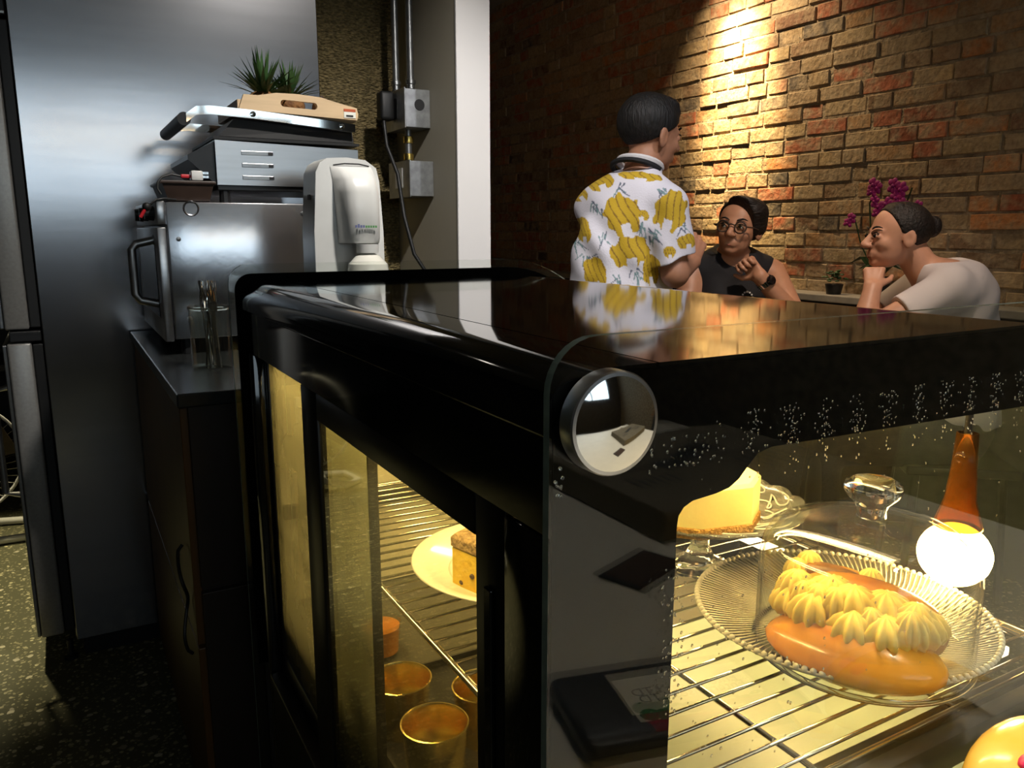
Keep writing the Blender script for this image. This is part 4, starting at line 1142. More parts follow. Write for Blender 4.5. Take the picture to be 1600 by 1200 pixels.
# glass jar of cutlery
jr = thing('cutlery_jar', 'clear glass jar holding forks beside the oven', 'jar', (0.248, 1.66, 0.9303))
MB().lathe([(0.0001, 0.0), (0.036, 0.0), (0.038, 0.004), (0.0385, 0.125), (0.0395, 0.127), (0.0375, 0.127), (0.0365, 0.006), (0.0001, 0.005)], 36).build('glass_wall', 'glass_thin', jr, smooth=True, angle=30)
MB().lathe([(0.040, 0.118), (0.0408, 0.120), (0.040, 0.124), (0.0392, 0.120), (0.040, 0.118)], 36).build('rim_band', 'crystal', jr, smooth=True)
def fork(c, tilt, spin, label, mat='chrome'):
    t = thing('fork', label, 'fork', c, spin, group='forks in the glass jar')
    t.rotation_euler = (tilt, 0, spin)
    MB().add([(-0.0035, -0.0008, 0), (0.0035, -0.0008, 0), (0.0022, -0.0008, 0.11), (-0.0022, -0.0008, 0.11), (-0.0035, 0.0008, 0), (0.0035, 0.0008, 0), (0.0022, 0.0008, 0.11), (-0.0022, 0.0008, 0.11)], BF).build('shaft', mat, t)
    MB().box((-0.0085, -0.0009, 0.110), (0.0085, 0.0009, 0.128), 0.0004).build('neck', mat, t)
    for k in range(4):
        x = -0.0072 + 0.0048 * k
        MB().tube([(x, 0, 0.128), (x, -0.003, 0.150), (x, -0.001, 0.168)], [0.0013, 0.0012, 0.0006], 6).build('tine', mat, t)
    return t
FL = ['fork leaning far left out of the cutlery jar', 'fork standing behind the left fork of the jar', 'fork at the middle of the cutlery jar', 'fork leaning right with raised tines in the jar', 'rightmost fork in the cutlery jar', 'fork standing at the back of the cutlery jar', 'fork tilted towards the display case in the jar']
for i, (dx, dy, tl, spn) in enumerate(((-0.010, 0.004, 0.10, 1.9), (-0.004, 0.010, -0.06, 1.2), (0.004, -0.002, 0.05, 0.4), (0.010, 0.006, 0.10, -1.6), (0.014, -0.006, 0.06, -1.1), (0.002, 0.014, -0.08, 0.1), (0.010, -0.010, 0.09, -0.5))):
    fork((0.248 + dx, 1.66 + dy, 0.9365), tl, spn, FL[i])
# wall style white dispenser standing on the worktop
ds = wthing('soap_dispenser', 'white plastic soap dispenser with clear bottle standing beside the oven', 'dispenser', (0.52, 1.62, 0.93))
dp = [(0.447, 0.931), (0.449, 1.20), (0.457, 1.315), (0.466, 1.333), (0.480, 1.342), (0.520, 1.345), (0.560, 1.341), (0.582, 1.326), (0.588, 1.300), (0.594, 1.20), (0.597, 0.931)]
MB().prism(dp, 1.60, 1.69).build('back_shell', 'white_plastic', ds, smooth=True, angle=35)
cov = MB()
ring = []
for (z, x0, x1, d) in ((1.176, 0.497, 0.583, 0.040), (1.186, 0.496, 0.584, 0.046), (1.23, 0.494, 0.583, 0.052), (1.275, 0.492, 0.582, 0.052), (1.300, 0.490, 0.580, 0.042), (1.318, 0.487, 0.575, 0.020), (1.327, 0.486, 0.571, 0.004)):
    n_ = 9
    ring.append([(x0 + (x1 - x0) * k / (n_ - 1), 1.599 - d * (1 - abs(2 * k / (n_ - 1) - 1) ** 5), z) for k in range(n_)])
cv_, cf_ = [p for r_ in ring for p in r_], []
for i in range(len(ring) - 1):
    for k in range(8):
        cf_.append((i * 9 + k, i * 9 + k + 1, (i + 1) * 9 + k + 1, (i + 1) * 9 + k))
cf_.append(tuple(range(8, -1, -1)))
cov.add(cv_, cf_)
cvr = cov.build('push_cover', 'white_plastic', ds, smooth=True, angle=45)
MB().tube([(0.492, 1.598, 1.329), (0.515, 1.596, 1.3325), (0.545, 1.596, 1.3325), (0.566, 1.598, 1.329)], 0.0013, 6).build('cover_gap', 'ink', ds)
lt_ = MB()
for k in range(4):
    lt_.box((0.516 + k * 0.0052, 1.5455, 1.2065), (0.5195 + k * 0.0052, 1.5466, 1.2115 + (0.002 if k == 1 else 0)))
lt_.build('blue_lettering', 'blue_ink', cvr)
lg_ = MB()
for k in range(5):
    lg_.box((0.537 + k * 0.0050, 1.5458, 1.2065), (0.5405 + k * 0.0050, 1.5469, 1.2108))
lg_.build('green_lettering', 'green_ink', cvr)
MB().lathe([(0.0001, 0.932), (0.041, 0.932), (0.043, 0.94), (0.043, 1.11), (0.039, 1.135), (0.024, 1.151), (0.014, 1.156), (0.0001, 1.156)], 30, c=(0.542, 1.5535, 0)).build('bottle', 'white_gloss', ds, smooth=True, angle=30)
MB().lathe([(0.0001, 1.157), (0.022, 1.157), (0.022, 1.174), (0.0001, 1.174)], 24, c=(0.542, 1.5535, 0)).build('nozzle_ring', 'white_plastic', ds, smooth=True, angle=30)
MB().box((0.4505, 1.63, 1.262), (0.4525, 1.645, 1.272)).build('lock_slot', 'ink', ds)
# electrical boxes, conduits and plug on the partition
def ebox(lab, x0, x1, y0, y1, z0, z1, hole):
    t = wthing('junction_box', lab, 'junction box', ((x0 + x1) / 2, (y0 + y1) / 2, z0), 'galvanised junction boxes')
    MB().box((x0, y0, z0), (x1, y1, z1), 0.002).build('housing', 'galv', t)
    MB().box((x0 - 0.004, y0 - 0.002, z0 - 0.003), (x0 - 0.0005, y1 + 0.002, z1 + 0.003), 0.001).build('cover_plate', 'galv', t)
    if hole:
        MB().lathe([(0.0001, 0.0012), (0.0185, 0.0012), (0.0195, 0.0)], 24, c=((x0 + x1) / 2 + 0.006, y0 - 0.0002, (z0 + z1) / 2 + 0.012), axis='y').build('knockout_hole', 'ink', t)
    MB().box((x0 - 0.0062, (y0 + y1) / 2 - 0.035, (z0 + z1) / 2 - 0.03), (x0 - 0.0042, (y0 + y1) / 2 + 0.035, (z0 + z1) / 2 + 0.04), 0.0008).build('socket_plate', 'black_plastic' if hole else 'white_plastic', t)
    return t
ebox('upper galvanised junction box with round knockout hole and plug', 1.105, 1.199, 2.72, 2.92, 1.560, 1.690, True)
ebox('lower galvanised junction box below the plugged one', 1.110, 1.199, 2.70, 2.90, 1.322, 1.444, False)
for (x, yy, lab) in ((1.172, 2.83, 'steel conduit nearer the pillar corner running up from the boxes'), (1.135, 2.88, 'steel conduit beside the pebble wall running up from the boxes')):
    t = wthing('conduit', lab, 'conduit', (x, yy, 1.70), 'steel conduits')
    MB().tube([(x, yy, 1.735), (x, yy, 2.758)], 0.0125, 14).build('pipe', 'galv', t, smooth=True)
    MB().lathe([(0.0125, 1.692), (0.018, 1.692), (0.018, 1.705), (0.015, 1.708), (0.015, 1.722), (0.018, 1.725), (0.018, 1.738), (0.0128, 1.740)], 14, c=(x, yy, 0)).build('connector', 'steel_worn', t, smooth=True, angle=30)
t = wthing('conduit_coupling', 'short brassy coupling joining the two junction boxes', 'coupling', (1.145, 2.80, 1.447))
MB().lathe([(0.012, 1.446), (0.012, 1.560)], 14, c=(1.145, 2.80, 0)).build('pipe', 'galv', t, smooth=True)
for z in (1.465, 1.525):
    MB().lathe([(0.0122, z - 0.013), (0.018, z - 0.011), (0.019, z), (0.018, z + 0.011), (0.0122, z + 0.013)], 14, c=(1.145, 2.80, 0)).build('nut', 'tin_gold', t, smooth=True, angle=30)
t = wthing('power_plug', 'black power plug and cord hanging from the upper junction box', 'plug', (1.06, 2.83, 1.63))
MB().box((1.045, 2.800, 1.590), (1.0985, 2.856, 1.690), 0.012, 3).build('plug_body', 'rubber', t, smooth=True, angle=30)
MB().tube([(1.06, 2.82, 1.592), (1.062, 2.80, 1.50), (1.085, 2.76, 1.40), (1.082, 2.70, 1.25), (1.10, 2.66, 1.12), (1.16, 2.64, 1.02), (1.18, 2.64, 0.60)], 0.007, 10).build('cord', 'rubber', t, smooth=True)
# floor fan beyond the refrigerator
fn = wthing('floor_fan', 'round floor fan with curved cream foot beyond the refrigerator', 'fan', (-0.42, 3.60, 0))
gd = MB()
gd.tube([(-0.42 + 0.225 * math.cos(a), 3.56 + 0.05 * math.cos(a), 0.34 + 0.225 * math.sin(a)) for a in [2 * PI * i / 40 for i in range(40)]], 0.006, 8, closed=True)
gd.build('guard_ring', 'white_plastic', fn, smooth=True)
sp = MB()
for i in range(44):
    a = 2 * PI * i / 44
    c_, s_ = math.cos(a), math.sin(a)
    sp.tube([(-0.42 + 0.05 * c_, 3.50 + 0.011 * c_, 0.34 + 0.05 * s_), (-0.42 + 0.16 * c_, 3.50 + 0.035 * c_, 0.34 + 0.16 * s_), (-0.42 + 0.222 * c_, 3.555 + 0.05 * c_, 0.34 + 0.222 * s_)], 0.0014, 5)
sp.build('guard_wires', 'chrome', fn)
MB().sphere((-0.42, 3.58, 0.34), (0.075, 0.09, 0.075), 20, 12).build('motor', 'black_gloss', fn, smooth=True, angle=0)
for k in range(4):
    a = k * PI / 2 + 0.3
    c_, s_ = math.cos(a), math.sin(a)
    BLADE = MB().add([(-0.42 + 0.05 * c_ - 0.02 * s_, 3.53, 0.34 + 0.05 * s_ + 0.02 * c_), (-0.42 + 0.20 * c_ - 0.07 * s_, 3.52, 0.34 + 0.20 * s_ + 0.07 * c_), (-0.42 + 0.21 * c_ + 0.05 * s_, 3.55, 0.34 + 0.21 * s_ - 0.05 * c_), (-0.42 + 0.05 * c_ + 0.03 * s_, 3.55, 0.34 + 0.05 * s_ - 0.03 * c_)], [(0, 1, 2, 3)])
    bl_ = [(p[0], p[1] + 0.004, p[2]) for p in BLADE.v]
    BLADE.add(bl_, [(3, 2, 1, 0)])
    BLADE.f += [(i, (i + 1) % 4, 4 + (i + 1) % 4, 4 + i) for i in range(4)]
    BLADE.build('blade', 'darkbrown', fn)
MB().tube([(-0.36, 3.62, 0.28), (-0.335, 3.61, 0.20), (-0.36, 3.58, 0.11), (-0.37, 3.55, 0.045), (-0.33, 3.52, 0.018), (-0.20, 3.52, 0.017), (-0.14, 3.58, 0.017), (-0.16, 3.72, 0.017), (-0.42, 3.80, 0.017), (-0.66, 3.72, 0.017), (-0.68, 3.58, 0.017), (-0.60, 3.52, 0.018), (-0.51, 3.55, 0.045), (-0.49, 3.58, 0.11), (-0.505, 3.61, 0.20), (-0.48, 3.62, 0.28)], 0.016, 10).build('foot', 'white_gloss', fn, smooth=True)
# storage rack behind the fan with a paper bag and a green plant
rk = wthing('storage_rack', 'dark storage rack behind the floor fan', 'rack', (-0.65, 4.6, 0))
for z in (0.55, 0.95, 1.45):
    MB().box((-1.25, 4.4, z), (-0.20, 4.85, z + 0.03)).build('shelf', 'wood_dark', rk)
for x in (-1.25, -0.23):
    for yy in (4.4, 4.82):
        MB().box((x, yy, 0), (x + 0.03, yy + 0.03, 1.9)).build('post', 'black_satin', rk)
pb = thing('paper_bag', 'brown paper bag on the storage rack behind the fan', 'bag', (-0.42, 4.55, 0.981))
MB().box((-0.12, -0.07, 0), (0.12, 0.07, 0.20), 0.01).build('bag', 'wood_pale', pb)
MB().tube([(-0.05, -0.02, 0.20), (-0.04, -0.02, 0.25), (0.04, -0.02, 0.25), (0.05, -0.02, 0.20)], 0.004, 6).build('handle', 'wood_pale', pb)

# ================================================================== PEOPLE
MT['collar'] = M('collar_cotton', (0.60, 0.58, 0.60), 0.85)
def unit(v):
    v = np.asarray(v, float)
    return v / np.linalg.norm(v)

class Sdf:
    """signed distance field on a grid, blended smoothly, turned into one continuous surface"""
    def __init__(s, lo, hi, h):
        s.h = h
        s.lo = np.array(lo, float)
        n = np.ceil((np.array(hi) - s.lo) / h).astype(int) + 1
        s.ax = [s.lo[i] + h * np.arange(n[i]) for i in range(3)]
        s.D = np.full(n, 0.2, dtype=np.float32)
    def block(s, lo, hi):
        sl = []
        for i in range(3):
            a = max(0, int((lo[i] - s.lo[i]) / s.h) - 1)
            b = min(len(s.ax[i]), int((hi[i] - s.lo[i]) / s.h) + 3)
            if b <= a:
                return None
            sl.append(slice(a, b))
        X, Y, Z = np.meshgrid(*[s.ax[i][sl[i]] for i in range(3)], indexing='ij')
        return tuple(sl), X, Y, Z
    def mix(s, sl, d, k, op):
        D = s.D[sl]
        d = d.astype(np.float32)
        if op == 'add':
            if k <= 0:
                s.D[sl] = np.minimum(D, d)
            else:
                h = np.clip(0.5 + 0.5 * (D - d) / k, 0, 1)
                s.D[sl] = D * (1 - h) + d * h - k * h * (1 - h)
        else:
            if k <= 0:
                s.D[sl] = np.maximum(D, -d)
            else:
                h = np.clip(0.5 - 0.5 * (D + d) / k, 0, 1)
                s.D[sl] = D * (1 - h) - d * h + k * h * (1 - h)
    def cap(s, a, b, ra, rb, k=0.02, op='add', fl=None):
        a, b = np.asarray(a, float), np.asarray(b, float)
        m = max(ra, rb) + k + 3 * s.h
        r = s.block(np.minimum(a, b) - m, np.maximum(a, b) + m)
        if r is None:
            return s
        sl, X, Y, Z = r
        ba = b - a
        t = np.clip(((X - a[0]) * ba[0] + (Y - a[1]) * ba[1] + (Z - a[2]) * ba[2]) / max(ba @ ba, 1e-9), 0, 1)
        d = np.sqrt((X - a[0] - t * ba[0]) ** 2 + (Y - a[1] - t * ba[1]) ** 2 + (Z - a[2] - t * ba[2]) ** 2) - (ra + (rb - ra) * t)
        s.mix(sl, d, k, op)
        return s
    def ell(s, c, r, R=None, k=0.02, op='add'):
        c, r = np.asarray(c, float), np.asarray(r, float)
        R = np.eye(3) if R is None else R
        m = max(r) + k + 3 * s.h
        q = s.block(c - m, c + m)
        if q is None:
            return s
        sl, X, Y, Z = q
        P = np.stack([X - c[0], Y - c[1], Z - c[2]], -1) @ R     # local coords (columns of R are the axes)
        k0 = np.linalg.norm(P / r, axis=-1)
        k1 = np.linalg.norm(P / (r * r), axis=-1)
        d = k0 * (k0 - 1) / np.maximum(k1, 1e-6)
        s.mix(sl, d, k, op)
        return s
    def cut(s, p, n):
        """keep the side the normal points away from"""
        n = unit(n)
        d = ((s.ax[0] - p[0]) * n[0])[:, None, None] + ((s.ax[1] - p[1]) * n[1])[None, :, None] + ((s.ax[2] - p[2]) * n[2])[None, None, :]
        s.D = np.maximum(s.D, d.astype(np.float32))
        return s
    def minus(s, o, off=0.0):
        s.D = np.maximum(s.D, -(o.D - off))
        return s
    def mesh(s, name):
        D = s.D
        D[0], D[-1], D[:, 0], D[:, -1], D[:, :, 0], D[:, :, -1] = .1, .1, .1, .1, .1, .1
        ins = D < 0
        nx, ny, nz = D.shape
        cnt = np.zeros((nx - 1, ny - 1, nz - 1), np.int8)
        for dx in (0, 1):
            for dy in (0, 1):
                for dz in (0, 1):
                    cnt += ins[dx:nx - 1 + dx, dy:ny - 1 + dy, dz:nz - 1 + dz]
        act = (cnt > 0) & (cnt < 8)
        I = np.argwhere(act)
        idx = np.full(act.shape, -1, np.int64)
        idx[act] = np.arange(len(I))
        acc = np.zeros((len(I), 3))
        num = np.zeros(len(I))
        corners = [(0, 0, 0), (1, 0, 0), (0, 1, 0), (1, 1, 0), (0, 0, 1), (1, 0, 1), (0, 1, 1), (1, 1, 1)]
        for i in range(8):
            for j in range(i + 1, 8):
                a, b = np.array(corners[i]), np.array(corners[j])
                if np.abs(a - b).sum() != 1:
                    continue
                va = D[I[:, 0] + a[0], I[:, 1] + a[1], I[:, 2] + a[2]]
                vb = D[I[:, 0] + b[0], I[:, 1] + b[1], I[:, 2] + b[2]]
                m = (va < 0) != (vb < 0)
                t = (va[m] / (va[m] - vb[m]))[:, None]
                acc[m] += a + t * (b - a)
                num[m] += 1
        V = s.lo + (I + acc / num[:, None]) * s.h
        F = []
        for ax in range(3):
            o1, o2 = [(1, 2), (2, 0), (0, 1)][ax]
            sl0 = [slice(None)] * 3
            sl1 = [slice(None)] * 3
            sl0[ax] = slice(0, -1)
            sl1[ax] = slice(1, None)
            a, b = ins[tuple(sl0)], ins[tuple(sl1)]
            E = np.argwhere(a != b)
            fl = a[tuple(E.T)]
            e1 = np.zeros(3, int); e1[o1] = 1
            e2 = np.zeros(3, int); e2[o2] = 1
            ok = (E[:, o1] > 0) & (E[:, o2] > 0) & (E[:, o1] < D.shape[o1] - 1) & (E[:, o2] < D.shape[o2] - 1)
            E, fl = E[ok], fl[ok]
            q = [idx[tuple((E - e1 - e2).T)], idx[tuple((E - e2).T)], idx[tuple(E.T)], idx[tuple((E - e1).T)]]
            Q = np.stack(q, 1)
            Q[~fl] = Q[~fl][:, ::-1]
            F.append(Q)
        F = np.concatenate(F)
        me = bpy.data.meshes.new(name)
        me.vertices.add(len(V))
        me.vertices.foreach_set('co', V.astype(np.float32).ravel())
        me.loops.add(len(F) * 4)
        me.loops.foreach_set('vertex_index', F.astype(np.int32).ravel())
        me.polygons.add(len(F))
        me.polygons.foreach_set('loop_start', (np.arange(len(F)) * 4).astype(np.int32))
        me.polygons.foreach_set('use_smooth', np.ones(len(F), bool))
        me.update(calc_edges=True)
        return me, V

def basis(yaw, pitch=0.0, roll=0.0):
    """columns: right, forward, up; yaw>0 turns left, pitch>0 looks up, roll>0 tips the crown to the right"""
    m = Matrix.Rotation(math.radians(yaw), 3, 'Z') @ Matrix.Rotation(math.radians(pitch), 3, 'X') @ Matrix.Rotation(math.radians(roll), 3, 'Y')
    return np.array(m)

HEAD = dict(
    add=[('ell', (0, -.12, .26), (.71, .86, .74), .10), ('ell', (0, .22, -.20), (.57, .58, .70), .16), ('ell', (0, .28, -.58), (.43, .44, .34), .14),
         ('ell', (0, .58, -.80), (.20, .17, .14), .12), ('ell', (0, .66, .14), (.42, .13, .10), .10), ('ell', (.33, .54, -.22), (.19, .17, .17), .14), ('ell', (-.33, .54, -.22), (.19, .17, .17), .14),
         ('ell', (0, .68, -.53), (.26, .13, .15), .10)])

def head(S, c, R, h, ears=True):
    c = np.asarray(c, float)
    g = lambda p: c + R @ (np.asarray(p, float) * h)
    for kind, p, r, k in HEAD['add']:
        S.ell(g(p), np.array(r) * h, R, k * h)
    for sx in (-1, 1):
        S.ell(g((sx * .29, .86, .00)), np.array((.17, .13, .09)) * h, R, .08 * h, 'sub')
        S.ell(g((sx * .29, .70, -.02)), np.array((.15, .10, .10)) * h, R, .02 * h)
    S.cap(g((0, .74, .10)), g((0, .97, -.27)), .065 * h, .115 * h, .08 * h)
    for sx in (-1, 1):
        S.ell(g((sx * .11, .86, -.30)), np.array((.075, .10, .07)) * h, R, .05 * h)
    S.cap(g((-.17, .74, -.52)), g((.17, .74, -.52)), .055 * h, .055 * h, .04 * h)
    S.cap(g((-.14, .745, -.62)), g((.14, .745, -.62)), .06 * h, .06 * h, .04 * h)
    S.cap(g((-.20, .84, -.57)), g((.20, .84, -.57)), .022 * h, .022 * h, .02 * h, 'sub')
    if ears:
        for sx in (-1, 1):
            Re = R @ np.array(Matrix.Rotation(sx * .35, 3, 'Z'))
            S.ell(g((sx * .72, -.06, -.06)), np.array((.07, .19, .29)) * h, Re, .05 * h)
            S.ell(g((sx * .79, .0, -.04)), np.array((.05, .09, .15)) * h, Re, .03 * h, 'sub')
    return g

def hand(S, wrist, fdir, palm, thumb_side, curl=(20, 30, 20), sc=1.0, spread=0.0):
    """palm block, four fingers and a thumb; palm = direction the palm faces, thumb_side = side the thumb is on"""
    w_ = np.asarray(wrist, float)
    f = unit(fdir)
    p = unit(np.asarray(palm) - f * np.dot(palm, f))
    t = np.cross(f, p)
    if np.dot(t, thumb_side) < 0:
        t = -t
    L = 0.085 * sc
    for o in (-0.024, 0.0, 0.024):
        S.cap(w_ + t * o * 0.55 * sc, w_ + f * L * 0.92 + t * o * sc, 0.0155 * sc, 0.0125 * sc, 0.010)
    for i, (o, ln) in enumerate(((0.030, 0.070), (0.010, 0.078), (-0.010, 0.073), (-0.029, 0.058))):
        b = w_ + f * L * (0.97 if i < 3 else 0.88) + t * o * sc
        d = unit(f + t * o * spread * 10)
        ang = 0.0
        r0 = 0.0092 * sc
        for j, (fr_, rr) in enumerate(((0.45, 0.0085), (0.32, 0.0078), (0.23, 0.0068))):
            ang += math.radians(curl[j] * (1 + 0.08 * i))
            dd = d * math.cos(ang) + p * math.sin(ang)
            e = b + dd * ln * fr_ * sc
            S.cap(b, e, r0, rr * sc, 0.003)
            b, r0 = e, rr * sc
    b = w_ + f * L * 0.28 + t * 0.026 * sc + p * 0.004
    d1 = unit(t * 0.75 + f * 0.65 + p * 0.35)
    e = b + d1 * 0.038 * sc
    S.cap(b, e, 0.0135 * sc, 0.0105 * sc, 0.008)
    d2 = unit(f * 0.85 + t * 0.25 + p * 0.45)
    S.cap(e, e + d2 * 0.030 * sc, 0.0100 * sc, 0.0078 * sc, 0.003)

def face_parts(person, g, R, h, brow_mat, gaze=(0, 0)):
    for sx in (-1, 1):
        ball = MB().sphere(tuple(g((sx * .29, .735, -.01))), (0.085 * h, 0.085 * h, 0.060 * h), 14, 10).build('eye', 'eye_white', person, smooth=True, angle=0)
        MB().sphere(tuple(g((sx * .29 + gaze[0], .795, -.005 + gaze[1]))), 0.062 * h, 10, 8).build('iris', 'eye_dark', ball, smooth=True, angle=0)
        pts = [tuple(g((sx * (.13 + .34 * t), .83 - .16 * t * t, .20 + .07 * math.sin(t * 2.6)))) for t in (0, .25, .5, .75, 1)]
        MB().tube(pts, [.02 * h, .032 * h, .034 * h, .026 * h, .012 * h], 6).build('eyebrow', brow_mat, person, smooth=True)
        pts = [tuple(g((sx * (.16 + .27 * t), .835 - .09 * t, .05 + .05 * math.sin(t * PI)))) for t in (0, .25, .5, .75, 1)]
        MB().tube(pts, .017 * h, 6).build('eyelid', brow_mat, person, smooth=True)
    for z, th in ((-.525, .042), (-.615, .05)):
        pts = [tuple(g((x, .772 - .9 * x * x, z + (.02 if z > -.57 else -.01) * (1 - abs(x) * 5)))) for x in (-.18, -.09, 0, .09, .18)]
        MB().tube(pts, [.01 * h, th * h * .8, th * h, th * h * .8, .01 * h], 8).build('lip', 'lip', person, smooth=True)

# ---------------------------------------------------------------- server seen from behind
def person_obj(me, mat, lab, loc, yaw):
    o = finish('person', me, mat)
    o.location = loc
    o.rotation_euler.z = math.radians(yaw - 90)
    return tag(o, lab, 'person')

def legs(S, hips, knees, feet, r=(0.085, 0.062, 0.045)):
    for hp, kn, ft in zip(hips, knees, feet):
        S.cap(hp, kn, r[0], r[1], 0.03)
        S.cap(kn, ft, r[1], r[2], 0.02)

# local frame: x right, y forward, z up
torso = [('ell', (0.0, 0.005, 1.225), (0.143, 0.098, 0.125), .06), ('ell', (0.0, 0.005, 1.08), (0.130, 0.098, 0.15), .08), ('ell', (0.0, 0.005, 0.93), (0.140, 0.105, 0.12), .08),
         ('cap', (-0.125, 0.012, 1.278), (0.118, 0.005, 1.278), .050, .050, .05), ('cap', (-0.05, 0.02, 1.320), (0.06, 0.02, 1.320), .045, .045, .05)]
RS, RE, RW = (0.145, 0.0, 1.268), (0.186, -0.016, 1.075), (0.160, 0.135, 1.105)
LS, LE, LW = (-0.140, 0.030, 1.268), (-0.150, 0.155, 1.08), (-0.05, 0.26, 1.10)
def put(S, prims, off=0.0, k_=None):
    for p in prims:
        k = p[-1] if k_ is None else k_
        if p[0] == 'ell':
            S.ell(p[1], np.array(p[2]) + off, None, k)
        else:
            S.cap(p[1], p[2], p[3] + off, p[4] + off, k)
B = Sdf((-0.32, -0.2, 0.0), (0.32, 0.36, 1.66), 0.0046)
put(B, torso)
B.cap((0.006, 0.045, 1.33), (0.018, 0.075, 1.45), 0.058, 0.052, 0.03)
hR = basis(-22, -4, 6)
gS = head(B, (0.020, 0.092, 1.497), hR, 0.112)
B.cap(RS, RE, 0.050, 0.040, 0.03).cap(RE, RW, 0.041, 0.027, 0.012)
B.cap(LS, LE, 0.050, 0.040, 0.03).cap(LE, LW, 0.041, 0.027, 0.012)
hand(B, RW, (0.0, 0.45, 0.75), (-0.8, 0.45, 0.0), (-0.3, 0.2, 1.0), (35, 45, 30), 0.9)
hand(B, LW, (0.6, 0.7, 0.2), (0.2, 0.0, -1.0), (0.6, 0.6, 0.2), (15, 20, 15))
legs(B, [(-0.085, 0.01, 0.86), (0.085, 0.01, 0.86)], [(-0.095, 0.02, 0.47), (0.10, 0.0, 0.47)], [(-0.10, 0.0, 0.09), (0.105, -0.02, 0.09)])
for sx, y0 in ((-0.10, 0.0), (0.105, -0.02)):
    B.cap((sx, y0 - 0.02, 0.045), (sx * 1.15, y0 + 0.15, 0.035), 0.042, 0.034, 0.02)
B.cut((0, 0, 0.003), (0, 0, -1))
me, V = B.mesh('person')
SRV = person_obj(me, 'skin_a', 'person seen from behind in a white tiger print shirt standing at the table', (1.5587, 2.0357, 0.0), 20)
face_parts(SRV, gS, hR, 0.112, 'hair')
Hh = Sdf((-0.13, -0.06, 1.36), (0.19, 0.28, 1.66), 0.0042)
hh = 0.112
Hh.ell(gS((0, -.14, .32)), np.array((.78, .91, .80)) * hh, hR, 0)
Hh.ell(gS((0.0, .30, .86)), np.array((.48, .42, .20)) * hh, hR, .15 * hh)
Hh.ell(gS((0.0, .50, .66)), np.array((.46, .26, .24)) * hh, hR, .1 * hh)
Hh.cut(gS((0, -.85, -.50)), hR @ np.array((0, .62, -1.0)))
Hh.cut(gS((0, .78, .4)), hR @ np.array((0, 1, -.1)))
me, V = Hh.mesh('hair')
finish('hair', me, 'hair', SRV)
# shirt with its own hems
Sh = Sdf((-0.30, -0.18, 0.86), (0.30, 0.24, 1.42), 0.0034)
put(Sh, torso, 0.014)
Sh.cap((0.0, 0.03, 1.33), (0.010, 0.05, 1.385), 0.070, 0.068, 0.03)
Sh.ell((-0.05, -0.085, 1.06), (0.10, 0.05, 0.16), None, 0.05)
Sh.cut((0.0, 0.05, 1.397), (0.0, -0.30, 1.0))
Sh.ell((0.014, 0.075, 1.42), (0.060, 0.062, 0.10), None, 0.004, 'sub')
Sh.cut((0, 0, 0.93), (0, 0, -1))
Ar = Sdf((-0.30, -0.18, 0.86), (0.30, 0.24, 1.42), 0.0034)
e_ = np.array(RS) + (np.array(RE) - np.array(RS)) * 0.80
Ar.cap(RS, e_ + (e_ - np.array(RS)) * 0.15, 0.064, 0.066, 0.0)
Ar.cut(e_, np.array(RE) - np.array(RS) + np.array((0.02, 0.06, 0.0)))
l_ = np.array(LS) + (np.array(LE) - np.array(LS)) * 0.80
A2 = Sdf((-0.30, -0.18, 0.86), (0.30, 0.24, 1.42), 0.0034)
A2.cap(LS, l_ + (l_ - np.array(LS)) * 0.15, 0.066, 0.068, 0.0).cut(l_, np.array(LE) - np.array(LS))
k_ = 0.022
for a_ in (Ar, A2):
    h_ = np.clip(0.5 + 0.5 * (Sh.D - a_.D) / k_, 0, 1)
    Sh.D = Sh.D * (1 - h_) + a_.D * h_ - k_ * h_ * (1 - h_)
Sh.cut((0, 0, 0.93), (0, 0, -1))
# folds down the back and across the sleeve
gx, gy, gz = np.meshgrid(*Sh.ax, indexing='ij')
Sh.D += (0.0030 * np.sin((gx * 0.8 + gy * 0.4) * 75 + gz * 9 + 2.5 * np.sin(gz * 16)) * np.clip((1.34 - gz) * 6, 0.15, 1)).astype(np.float32)
Sh.D += (0.0022 * np.sin(gz * 62 + gx * 30 - gy * 20)).astype(np.float32) * 0.8
me, V = Sh.mesh('tiger_shirt')
u = V[:, 0] * 0.76 + V[:, 1] * 0.65
zz = V[:, 2]
rgn = np.random.default_rng(5)
col = np.tile(np.array([0.62, 0.60, 0.68]), (len(V), 1))
wob = 0.22 * np.sin(u * 130 + zz * 60) + 0.18 * np.sin(zz * 150 - u * 70) + 0.15 * np.sin(u * 260 + 1.3)
def tiger(cu, cz, a, b, ang):
    c_, s_ = math.cos(ang), math.sin(ang)
    p = ((u - cu) * c_ + (zz - cz) * s_) / a
    q = (-(u - cu) * s_ + (zz - cz) * c_) / b
    legs_ = (np.abs(p) > 0.22) | (q > -0.35)
    m = (p * p + q * q + wob * 0.45 < 0.72) & legs_
    stripes = np.sin(p * 17 + 2.0 * np.sin(q * 3.0)) > 0.86
    col[m] = (0.46, 0.30, 0.014)
    col[m & stripes] = (0.20, 0.11, 0.012)
def leafs(cu, cz, n, seed):
    rg = np.random.default_rng(seed)
    for _ in range(n):
        a = rg.uniform(-2.6, -0.5)
        o = rg.normal(0, 0.010, 2)
        L = rg.uniform(0.018, 0.034)
        d0, d1 = math.cos(a), math.sin(a)
        t = np.clip((u - cu - o[0]) * d0 + (zz - cz - o[1]) * d1, 0, L)
        dist = np.hypot(u - cu - o[0] - t * d0, zz - cz - o[1] - t * d1)
        col[dist < 0.0026 * (1 - t / L * 0.7)] = (0.16, 0.25, 0.27) if rg.random() < 0.6 else (0.10, 0.12, 0.17)
